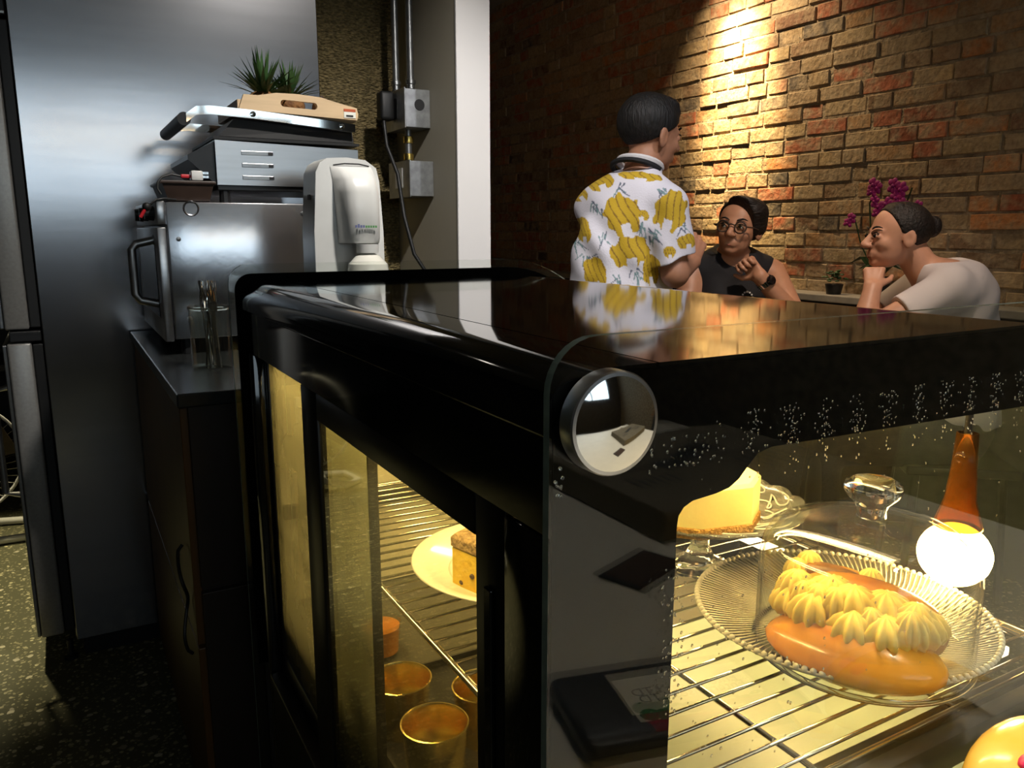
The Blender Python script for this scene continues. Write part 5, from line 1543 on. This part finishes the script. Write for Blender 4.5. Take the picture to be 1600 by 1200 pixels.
M_ = lambda px, py: ((px - 978) * 0.00201, 1.1625 - (py - 380) * 0.00198)
for (x, y_, n, sd) in ((925, 328, 7, 1), (992, 360, 9, 2), (920, 405, 8, 3), (988, 432, 9, 4), (1022, 305, 8, 5), (955, 440, 8, 6), (1010, 372, 9, 7), (942, 375, 7, 8), (1045, 355, 6, 9), (965, 300, 6, 10), (900, 385, 6, 11)):
    cu, cz = M_(x, y_)
    leafs(cu, cz + 0.012, n, sd)
for (x, y_, a, b, an) in ((957, 258, 38, 9, 0.25), (936, 283, 26, 22, 0.3), (992, 279, 44, 10, -0.15), (964, 338, 36, 42, 0.3), (1032, 332, 32, 44, -0.3), (1056, 376, 22, 14, 0.2), (976, 392, 40, 32, 0.2),
                          (1008, 420, 17, 34, 0.1), (926, 427, 22, 36, 0.2), (910, 360, 13, 30, 0.1), (974, 452, 28, 12, 0.0), (1030, 391, 12, 12, 0.0), (994, 338, 11, 9, -0.6), (905, 300, 16, 24, 0.5)):
    cu, cz = M_(x, y_)
    tiger(cu, cz, a * 0.00172, b * 0.00172, an)
ca = me.color_attributes.new('print_colour', 'FLOAT_COLOR', 'POINT')
ca.data.foreach_set('color', np.concatenate([col, np.ones((len(V), 1))], 1).astype(np.float32).ravel())
finish('tiger_shirt', me, vcol_mat('tiger_print_cotton', 'print_colour', 0.85, 0.12, 200), SRV)
# collar, apron straps, apron, trousers
MB().tube([(0.008 + 0.066 * math.cos(a), 0.055 + 0.066 * math.sin(a), 1.404 - 0.020 * math.sin(a)) for a in [PI * 0.62 + (PI * 1.76) * i / 18 for i in range(19)]], 0.011, 8).build('collar', 'collar', SRV, smooth=True)
MB().tube([(0.006 + 0.079 * math.cos(a), 0.045 + 0.075 * math.sin(a), 1.387 - 0.028 * math.sin(a)) for a in [PI * 1.0 + PI * i / 16 for i in range(17)]], 0.0085, 6).build('apron_neck_strap', 'fabric_black', SRV, smooth=True)
Ap = Sdf((-0.26, -0.18, 0.50), (0.26, 0.22, 1.10), 0.006)
put(Ap, torso, 0.024)
legs(Ap, [(-0.085, 0.01, 0.86), (0.085, 0.01, 0.86)], [(-0.10, 0.02, 0.47), (0.10, 0.0, 0.47)], [(-0.10, 0.0, 0.40), (0.10, 0.0, 0.40)], (0.115, 0.10, 0.10))
Ap.cut((0, 0.02, 0.97), (0, -0.45, 1)).cut((0, 0, 0.52), (0, 0, -1)).cut((0.0, -0.02, 0.9), (-0.35, -1, 0))
finish('apron', Ap.mesh('apron')[0], 'fabric_dark', SRV)
Tr = Sdf((-0.22, -0.16, 0.06), (0.22, 0.16, 0.98), 0.007)
put(Tr, torso[1:3], 0.007)
legs(Tr, [(-0.085, 0.01, 0.86), (0.085, 0.01, 0.86)], [(-0.095, 0.02, 0.47), (0.10, 0.0, 0.47)], [(-0.10, 0.0, 0.08), (0.105, -0.02, 0.08)], (0.097, 0.078, 0.066))
Tr.cut((0, 0, 0.955), (0, 0, 1)).cut((0, 0, 0.085), (0, 0, -1))
finish('trousers', Tr.mesh('trousers')[0], 'trouser', SRV)

# ---------------------------------------------------------------- seated woman in black, facing the camera side
t1 = [('ell', (0.0, -0.035, 0.99), (0.135, 0.085, 0.115), .05), ('ell', (0.0, -0.02, 0.80), (0.125, 0.09, 0.15), .08), ('ell', (0.0, -0.03, 0.60), (0.155, 0.12, 0.11), .08),
      ('cap', (-0.115, -0.03, 1.062), (0.115, -0.03, 1.062), .044, .044, .05), ('ell', (0.06, 0.035, 0.95), (0.055, 0.05, 0.055), .04), ('ell', (-0.06, 0.035, 0.95), (0.055, 0.05, 0.055), .04),
      ('cap', (-0.05, -0.03, 1.095), (0.05, -0.03, 1.095), .036, .036, .04)]
RS, RE, RW = (0.150, -0.02, 1.050), (0.190, 0.10, 0.83), (0.06, 0.235, 0.80)
LS, LE, LW = (-0.150, -0.02, 1.050), (-0.182, 0.155, 0.905), (-0.050, 0.165, 1.045)
B = Sdf((-0.29, -0.22, 0.0), (0.30, 0.62, 1.36), 0.0045)
put(B, t1)
B.cap((0.0, -0.03, 1.07), (0.0, 0.005, 1.16), 0.052, 0.047, 0.03)
hR = basis(-30, 6, -6)
h1 = 0.103
g1 = head(B, (-0.008, 0.012, 1.208), hR, h1)
B.cap(RS, RE, 0.047, 0.040, 0.03).cap(RE, RW, 0.040, 0.026, 0.012)
B.cap(LS, LE, 0.047, 0.040, 0.03).cap(LE, LW, 0.040, 0.025, 0.012)
hand(B, RW, (-0.9, 0.35, 0.0), (0, 0, -1.0), (0.2, 1.0, 0.0), (12, 18, 12), 0.92)
hand(B, LW, (0.42, -0.42, 0.55), (0.30, 0.75, -0.35), (0.75, 0.0, 0.3), (75, 75, 45), 0.86)
legs(B, [(-0.08, -0.03, 0.54), (0.08, -0.03, 0.54)], [(-0.09, 0.38, 0.50), (0.09, 0.38, 0.50)], [(-0.09, 0.36, 0.09), (0.09, 0.36, 0.09)])
for sx in (-0.09, 0.09):
    B.cap((sx, 0.34, 0.045), (sx * 1.1, 0.50, 0.035), 0.040, 0.032, 0.02)
B.cut((0, 0, 0.003), (0, 0, -1))
me, V = B.mesh('person')
W1 = person_obj(me, 'skin_b', 'person with glasses in a sleeveless black top resting chin on fist', (2.1372, 2.1506, 0.0), 240)
face_parts(W1, g1, hR, h1, 'hair_brown', gaze=(.03, .02))
H1 = Sdf((-0.17, -0.14, 1.08), (0.15, 0.15, 1.36), 0.004)
H1.ell(g1((-.03, -.16, .34)), np.array((.81, .90, .78)) * h1, hR, 0)
H1.ell(g1((-.42, .05, .62)), np.array((.50, .66, .44)) * h1, hR, .2 * h1)
H1.ell(g1((-.50, -.20, .15)), np.array((.36, .50, .42)) * h1, hR, .2 * h1)
H1.ell(g1((-.10, .50, .86)), np.array((.50, .36, .22)) * h1, hR, .12 * h1)
H1.cut(g1((0.0, .46, .62)), hR @ np.array((.42, 1, -.62)))
H1.cut(g1((0.0, -.5, -.62)), hR @ np.array((0, .6, -1)))
B1 = Sdf((-0.17, -0.14, 1.08), (0.15, 0.15, 1.36), 0.004)
finish('hair', H1.mesh('hair')[0], 'hair_brown', W1)
# glasses
gl = MB()
for sx in (-1, 1):
    ringp = [tuple(g1((sx * .30 + .20 * math.cos(a), .90 + .0 - .05 * abs(math.cos(a)), -.03 + .19 * math.sin(a)))) for a in [2 * PI * i / 24 for i in range(24)]]
    gl.tube(ringp, .026 * h1, 6, closed=True)
    gl.tube([tuple(g1((sx * .50, .86, .02))), tuple(g1((sx * .70, .60, .03))), tuple(g1((sx * .76, .0, .02)))], .024 * h1, 6)
gl.tube([tuple(g1((-.11, .93, .03))), tuple(g1((0, .97, .06))), tuple(g1((.11, .93, .03)))], .024 * h1, 6)
gm = gl.build('glasses_frame', 'darkbrown', W1, smooth=True)
for sx in (-1, 1):
    MB().add([tuple(g1((sx * .30 + .19 * math.cos(a), .885, -.03 + .18 * math.sin(a)))) for a in [2 * PI * i / 24 for i in range(24)]], [tuple(range(24))]).build('lens', 'glass', gm)
T1 = Sdf((-0.22, -0.20, 0.55), (0.22, 0.16, 1.20), 0.004)
put(T1, t1, 0.011)
T1.cap((0.0, -0.045, 1.08), (0.0, -0.02, 1.135), 0.066, 0.060, 0.02)
T1.cut((0.168, 0, 1.05), (1, 0, 0.12)).cut((-0.168, 0, 1.05), (-1, 0, 0.12))
T1.cut((0, 0.02, 1.118), (0, 0.5, 1)).cut((0, 0, 0.58), (0, 0, -1))
for t in np.linspace(0, 1, 12):      # V neck
    T1.cap((0.0, 0.085, 1.012), (0.062 * (2 * t - 1), 0.05, 1.12), 0.014, 0.032, 0.0, 'sub')
T1.ell((0, 0.02, 1.17), (0.056, 0.075, 0.09), None, 0.004, 'sub')
finish('black_top', T1.mesh('black_top')[0], 'fabric_black', W1)
bpy.context.view_layer.update()
top1 = [o for o in W1.children if o.name.startswith('black_top')][0]
ring_ = MB()
def on_top(x, z):
    ok, loc, nrm, _ = top1.ray_cast(Vector((x, 0.5, z)), Vector((0, -1, 0)))
    return (loc, nrm) if ok else (Vector((x, 0.08, z)), Vector((0, 1, 0)))
for k in range(12):
    a = 2 * PI * k / 12
    p, n = on_top(-0.032 + 0.017 * math.cos(a), 0.968 + 0.019 * math.sin(a))
    ring_.disc(p + n * 0.0012, n, 0.0036 if k % 3 else 0.0046, 8)
p, n = on_top(0.016, 0.962)
ring_.disc(p + n * 0.0012, n, 0.004, 8)
ring_.build('white_ring_print', 'white_ink', W1)
Lg = Sdf((-0.22, -0.20, 0.06), (0.22, 0.50, 0.74), 0.007)
put(Lg, t1[2:3], 0.008)
legs(Lg, [(-0.08, -0.03, 0.54), (0.08, -0.03, 0.54)], [(-0.09, 0.38, 0.50), (0.09, 0.38, 0.50)], [(-0.09, 0.36, 0.09), (0.09, 0.36, 0.09)], (0.096, 0.075, 0.06))
Lg.cut((0, 0, 0.66), (0, 0, 1)).cut((0, 0, 0.085), (0, 0, -1))
finish('trousers', Lg.mesh('trousers')[0], 'trouser', W1)
# wrist watch
wa, wb_ = Vector(LE), Vector(LW)
wd = (wb_ - wa).normalized()
wc = wa + (wb_ - wa) * 0.86
q = wd.to_track_quat('Z', 'Y').to_matrix().to_4x4()
wm = Matrix.Translation(wc) @ q
wt_ = MB().lathe([(0.0285, -0.009), (0.0310, -0.009), (0.0310, 0.009), (0.0285, 0.009), (0.0285, -0.009)], 24)
wt_.v = [tuple(wm @ Vector(p)) for p in wt_.v]
band = wt_.build('watch_band', 'chrome', W1, smooth=True, angle=30)
outd = Vector((-0.55, 0.80, 0.1))
outd = (outd - wd * outd.dot(wd)).normalized()
fm = Matrix.Translation(wc + outd * 0.031) @ outd.to_track_quat('Z', 'Y').to_matrix().to_4x4()
wf = MB().lathe([(0.0001, 0.007), (0.015, 0.007), (0.017, 0.005), (0.017, -0.002), (0.0001, -0.002)], 24)
wf.v = [tuple(fm @ Vector(p)) for p in wf.v]
wf.build('watch_case', 'black_gloss', band, smooth=True, angle=30)

# ---------------------------------------------------------------- seated woman in white, in profile
t2 = [('ell', (0.0, -0.045, 0.96), (0.150, 0.105, 0.125), .06), ('ell', (0.0, -0.075, 0.78), (0.140, 0.110, 0.15), .08), ('ell', (0.0, -0.07, 0.60), (0.165, 0.13, 0.12), .08),
      ('cap', (-0.125, 0.005, 1.030), (0.125, -0.01, 1.030), .054, .054, .05), ('cap', (-0.05, 0.0, 1.062), (0.05, 0.0, 1.062), .045, .045, .05), ('ell', (0.0, -0.07, 1.01), (0.115, 0.06, 0.075), .05), ('ell', (0.0, 0.06, 0.88), (0.12, 0.06, 0.07), .05)]
LS, LE, LW = (-0.150, 0.03, 1.015), (-0.178, 0.275, 0.875), (-0.105, 0.235, 1.020)
RS, RE, RW = (0.150, 0.01, 1.015), (0.170, 0.22, 0.83), (0.03, 0.34, 0.805)
B = Sdf((-0.29, -0.26, 0.0), (0.30, 0.60, 1.34), 0.0045)
put(B, t2)
B.cap((0.0, 0.035, 1.04), (0.0, 0.105, 1.14), 0.054, 0.050, 0.03)
hR = basis(10, 2, 0)
h2 = 0.106
g2 = head(B, (-0.005, 0.150, 1.182), hR, h2)
B.cap(RS, RE, 0.050, 0.041, 0.03).cap(RE, RW, 0.041, 0.026, 0.012)
B.cap(LS, LE, 0.052, 0.042, 0.03).cap(LE, LW, 0.043, 0.026, 0.012)
hand(B, RW, (-0.9, 0.35, 0.0), (0, 0, -1.0), (0.2, 1.0, 0.0), (12, 18, 12), 0.92)
hand(B, LW, (0.42, -0.10, 0.60), (0.75, -0.2, -0.35), (0.0, -0.8, 0.3), (62, 70, 45), 0.88)
legs(B, [(-0.085, -0.06, 0.54), (0.085, -0.06, 0.54)], [(-0.09, 0.36, 0.50), (0.09, 0.36, 0.50)], [(-0.09, 0.34, 0.09), (0.09, 0.34, 0.09)])
for sx in (-0.09, 0.09):
    B.cap((sx, 0.32, 0.045), (sx * 1.1, 0.48, 0.035), 0.040, 0.032, 0.02)
B.cut((0, 0, 0.003), (0, 0, -1))
W2 = person_obj(B.mesh('person')[0], 'skin_c', 'person in a white T-shirt in profile resting cheek on hand', (2.5054, 1.587, 0.0), 140)
face_parts(W2, g2, hR, h2, 'hair_brown')
H2 = Sdf((-0.15, -0.03, 1.02), (0.15, 0.30, 1.34), 0.004)
H2.ell(g2((0, -.14, .29)), np.array((.765, .89, .775)) * h2, hR, 0)
H2.cut(g2((0, .12, .05)), hR @ np.array((0, 1, -.52)))
H2.cut(g2((0, -.20, -.12)), hR @ np.array((0, .62, -.9)))
H2.ell(g2((.05, -1.06, .34)), np.array((.34, .26, .34)) * h2, hR, .08 * h2)
H2.cap(g2((-.3, .18, .86)), g2((.3, .18, .86)), .14 * h2, .14 * h2, .1 * h2)
finish('hair', H2.mesh('hair')[0], 'hair_brown', W2)
T2 = Sdf((-0.27, -0.24, 0.55), (0.27, 0.24, 1.16), 0.0042)
put(T2, t2, 0.013)
T2.cap((0, 0.02, 1.05), (0, 0.045, 1.10), 0.068, 0.062, 0.02)
T2.cut((0, 0.04, 1.098), (0, 0.15, 1))
T2.ell((0, 0.085, 1.13), (0.060, 0.070, 0.09), None, 0.004, 'sub')
for S0, E0 in ((LS, LE), (RS, RE)):
    A3 = Sdf((-0.27, -0.24, 0.55), (0.27, 0.24, 1.16), 0.0042)
    s0, e0 = np.array(S0), np.array(E0)
    c0 = s0 + (e0 - s0) * 0.50
    A3.cap(s0, c0 + (e0 - s0) * 0.2, 0.066, 0.062, 0.0).cut(c0, (e0 - s0))
    h_ = np.clip(0.5 + 0.5 * (T2.D - A3.D) / 0.03, 0, 1)
    T2.D = T2.D * (1 - h_) + A3.D * h_ - 0.03 * h_ * (1 - h_)
T2.cut((0, 0, 0.58), (0, 0, -1))
gx, gy, gz = np.meshgrid(*T2.ax, indexing='ij')
T2.D += (0.002 * np.sin(gz * 50 + gy * 45 + 2 * np.sin(gx * 20))).astype(np.float32)
finish('white_tshirt', T2.mesh('white_tshirt')[0], 'fabric_white', W2)
Lg = Sdf((-0.23, -0.24, 0.06), (0.23, 0.48, 0.74), 0.007)
put(Lg, t2[2:3], 0.008)
legs(Lg, [(-0.085, -0.06, 0.54), (0.085, -0.06, 0.54)], [(-0.09, 0.36, 0.50), (0.09, 0.36, 0.50)], [(-0.09, 0.34, 0.09), (0.09, 0.34, 0.09)], (0.099, 0.078, 0.062))
Lg.cut((0, 0, 0.66), (0, 0, 1)).cut((0, 0, 0.085), (0, 0, -1))
finish('trousers', Lg.mesh('trousers')[0], 'trouser', W2)

# ================================================================== DINING FURNITURE
tb = thing('dining_table', 'dark wooden dining table between the three people', 'table', (2.13, 1.76, 0))
MB().box((-0.23, -0.26, 0.735), (0.23, 0.18, 0.765), 0.004).build('tabletop', 'wood_dark', tb)
MB().tube([(0, -0.04, 0.03), (0, -0.04, 0.735)], 0.03, 12).build('pedestal', 'lamp_shell', tb, smooth=True)
MB().box((-0.16, -0.20, 0), (0.16, 0.12, 0.03), 0.004).build('foot_plate', 'lamp_shell', tb)
def stool(lab, loc, rz):
    t = thing('stool', lab, 'stool', loc, math.radians(rz), 'stools at the dining table')
    MB().box((-0.17, -0.17, 0.425), (0.17, 0.17, 0.455), 0.006).build('seat', 'wood_dark', t)
    for sx in (-1, 1):
        for sy in (-1, 1):
            MB().tube([(sx * 0.15, sy * 0.15, 0), (sx * 0.13, sy * 0.13, 0.425)], 0.014, 8).build('leg', 'wood_dark', t)
    for sx in (-1, 1):
        MB().tube([(sx * 0.143, -0.143, 0.15), (sx * 0.143, 0.143, 0.15)], 0.008, 8).build('stretcher', 'wood_dark', t)
stool('wooden stool under the person in the black top', (2.152, 2.176, 0), 240 - 90)
stool('wooden stool under the person in the white T-shirt', (2.559, 1.542, 0), 140 - 90)
# orchid on the ledge behind the table
orc = thing('potted_orchid', 'magenta orchid in a dark pot against the brick wall', 'orchid', (2.765, 2.01, 0.9455))
MB().lathe([(0.0001, 0), (0.036, 0), (0.05, 0.075), (0.054, 0.078), (0.048, 0.08), (0.046, 0.072), (0.0001, 0.07)], 24).build('pot', 'black_plastic', orc, smooth=True, angle=30)
rg = random.Random(4)
for i in range(9):
    a = rg.uniform(0, 2 * PI)
    ln = rg.uniform(0.09, 0.16)
    d = Vector((math.cos(a) * 0.45, math.sin(a), 0))
    sd = Vector((-math.sin(a), math.cos(a), 0)) * 0.022
    p0, p1, p2 = Vector((0, 0, 0.07)), Vector((0, 0, 0.07)) + d * ln * 0.5 + Vector((0, 0, ln * 0.55)), Vector((0, 0, 0.07)) + d * ln + Vector((0, 0, ln * 0.35))
    MB().add([p0 - sd * 0.3, p0 + sd * 0.3, p1 + sd, p1 - sd, p2, p0 - Vector((0, 0, .004)), p1 - Vector((0, 0, .004))], [(0, 1, 2, 3), (3, 2, 4), (0, 3, 6, 5), (1, 5, 6, 2), (3, 4, 6), (2, 6, 4)]).build('leaf', 'leaf_dark', orc)
def bloom(c, r_):
    m = MB()
    for k in range(5):
        a = 2 * PI * k / 5 + rg.random()
        dy, dz = math.cos(a), math.sin(a)
        m.sphere((c[0] - 0.002, c[1] + dy * r_ * 0.55, c[2] + dz * r_ * 0.55), (0.004, r_ * 0.55, r_ * 0.42), 10, 6, Matrix.Rotation(a, 3, 'X'))
    m.sphere((c[0] - 0.006, c[1], c[2]), (0.006, r_ * 0.25, r_ * 0.25), 8, 6)
    m.build('blossom', 'orchid', orc, smooth=True, angle=0)
stems = [[(0, 0, .07), (-0.02, 0.03, .22), (-0.02, 0.05, .36), (-0.03, 0.02, .42)], [(0, 0, .07), (-0.02, -0.05, .22), (-0.02, -0.10, .34), (-0.03, -0.13, .41)], [(0, 0, .07), (-0.01, 0.08, .20), (-0.02, 0.11, .30), (-0.03, 0.14, .29)]]
for s_ in stems:
    MB().tube(s_, 0.003, 6).build('stem', 'leaf_dark', orc, smooth=True)
for (y_, z_, r_) in ((0.030, .428, .026), (0.012, .415, .022), (0.035, .40, .022), (-0.055, .42, .028), (-0.085, .405, .030), (-0.07, .375, .026), (-0.03, .355, .026), (0.0, .345, .024), (-0.10, .35, .026), (-0.05, .325, .026), (0.02, .365, .022),
                     (-0.125, .33, .024), (0.005, .32, .022), (-0.085, .315, .024), (-0.02, .31, .022), (0.118, .302, .022), (0.132, .285, .020), (-0.16, .345, .02)):
    bloom((-0.03, y_, z_), r_)
hb_ = thing('herb_pot', 'small green herb in a dark pot at the table edge', 'potted plant', (2.765, 2.21, 0.9455))
MB().lathe([(0.0001, 0), (0.028, 0), (0.036, 0.04), (0.032, 0.042), (0.0001, 0.036)], 20).build('pot', 'black_plastic', hb_, smooth=True, angle=30)
for i in range(34):
    a, e = rg.uniform(0, 2 * PI), rg.uniform(0.2, 1.4)
    d = Vector((math.cos(a) * math.cos(e), math.sin(a) * math.cos(e), math.sin(e))) * rg.uniform(.025, .055)
    c = Vector((0, 0, .045)) + d
    MB().sphere(tuple(c), (0.010, 0.010, 0.004), 6, 4, Matrix.Rotation(a, 3, 'Z')).build('leaf', 'leaf', hb_)

# ================================================================== LAMPS
sl = thing('track_spotlight', 'black ceiling spotlight aimed down the brick wall', 'spotlight', (2.50, 2.93, 2.76))
MB().lathe([(0.0001, 0), (0.04, 0), (0.04, -0.02), (0.0001, -0.02)], 20).build('canopy', 'lamp_shell', sl)
MB().tube([(0, 0, -0.02), (0, 0, -0.07)], 0.008, 8).build('stem', 'lamp_shell', sl)
MB().lathe([(0.012, 0.0), (0.035, 0.01), (0.038, 0.09), (0.035, 0.09), (0.032, 0.02), (0.012, 0.012)], 24, c=(0, 0, -0.165)).build('shade', 'lamp_shell', sl, smooth=True, angle=30)
light('track_spot_light', 'SPOT', (2.52, 2.93, 2.585), 85, (1.0, 0.72, 0.42), target=(2.85, 2.72, 1.55), spot_size=math.radians(98), spot_blend=1.0, shadow_soft_size=0.03)
light('track_spot_core', 'SPOT', (2.52, 2.93, 2.585), 640, (1.0, 0.72, 0.36), target=(2.85, 2.90, 1.86), spot_size=math.radians(40), spot_blend=1.0, shadow_soft_size=0.03)
s2 = copy_tree(sl, label='added black ceiling spotlight brightening the people at the dining table')  # unseen lamp added to brighten the seated people
s2.location = (1.75, 1.10, 2.76)
light('table_fill_spot', 'SPOT', (1.75, 1.10, 2.585), 95, (1.0, 0.80, 0.64), target=(2.28, 1.90, 1.05), spot_size=math.radians(44), spot_blend=1.0, shadow_soft_size=0.04)
s3 = copy_tree(sl, label='added black ceiling spotlight brightening the white counter')  # unseen lamp added so the counter reflects brightly in the end glass
s3.location = (0.75, -0.25, 2.76)
light('counter_fill_spot', 'SPOT', (0.75, -0.25, 2.585), 140, (1.0, 0.93, 0.80), target=(0.75, -0.20, 0.75), spot_size=math.radians(48), spot_blend=0.6, shadow_soft_size=0.05)
bl = thing('bar_lamp', 'long hanging bar lamp behind the counter', 'lamp', (0.6, -1.7, 1.86))
MB().box((-0.8, -0.04, 0.0), (0.8, 0.04, 0.05), 0.005).build('housing', 'lamp_shell', bl)
MB().box((-0.78, -0.032, -0.02), (0.78, 0.045, -0.001), 0.004).build('tube_lens', 'lamp_on', bl)
for x in (-0.6, 0.6):
    MB().tube([(x, 0, 0.05), (x, 0, 0.90)], 0.003, 6).build('wire', 'lamp_shell', bl)

def downlight(lab, x, y, energy, col, tgt, size):
    t = thing('ceiling_downlight', lab, 'downlight', (x, y, 2.76), group='ceiling downlights')
    MB().lathe([(0.075, 0.0), (0.078, -0.004), (0.072, -0.012), (0.060, -0.010), (0.060, 0.0)], 32).build('ring', 'wall_white', t, smooth=True, angle=30)
    MB().lathe([(0.0001, -0.006), (0.058, -0.006), (0.058, 0.0), (0.0001, 0.0)], 32).build('lens', 'lamp_cool', t)
    light('downlight_beam', 'SPOT', (x, y, 2.735), energy, col, target=tgt, spot_size=math.radians(size), spot_blend=0.8, shadow_soft_size=0.05)
downlight('added ceiling downlight brightening the partition end and the server', 1.75, 0.35, 85, (0.96, 0.95, 1.0), (1.38, 2.30, 1.25), 42)  # unseen lamp added to lift the white partition face and the shirt
downlight('added ceiling downlight brightening the oven worktop and dispenser', 0.85, 0.75, 230, (1.0, 0.95, 0.88), (0.85, 2.1, 1.35), 60)  # unseen lamp added to lift the dispenser, oven and nearby wall faces
downlight('ceiling downlight beside the refrigerator doors', -0.42, 3.65, 420, (1.0, 0.88, 0.55), (-0.40, 3.05, 0.0), 38)
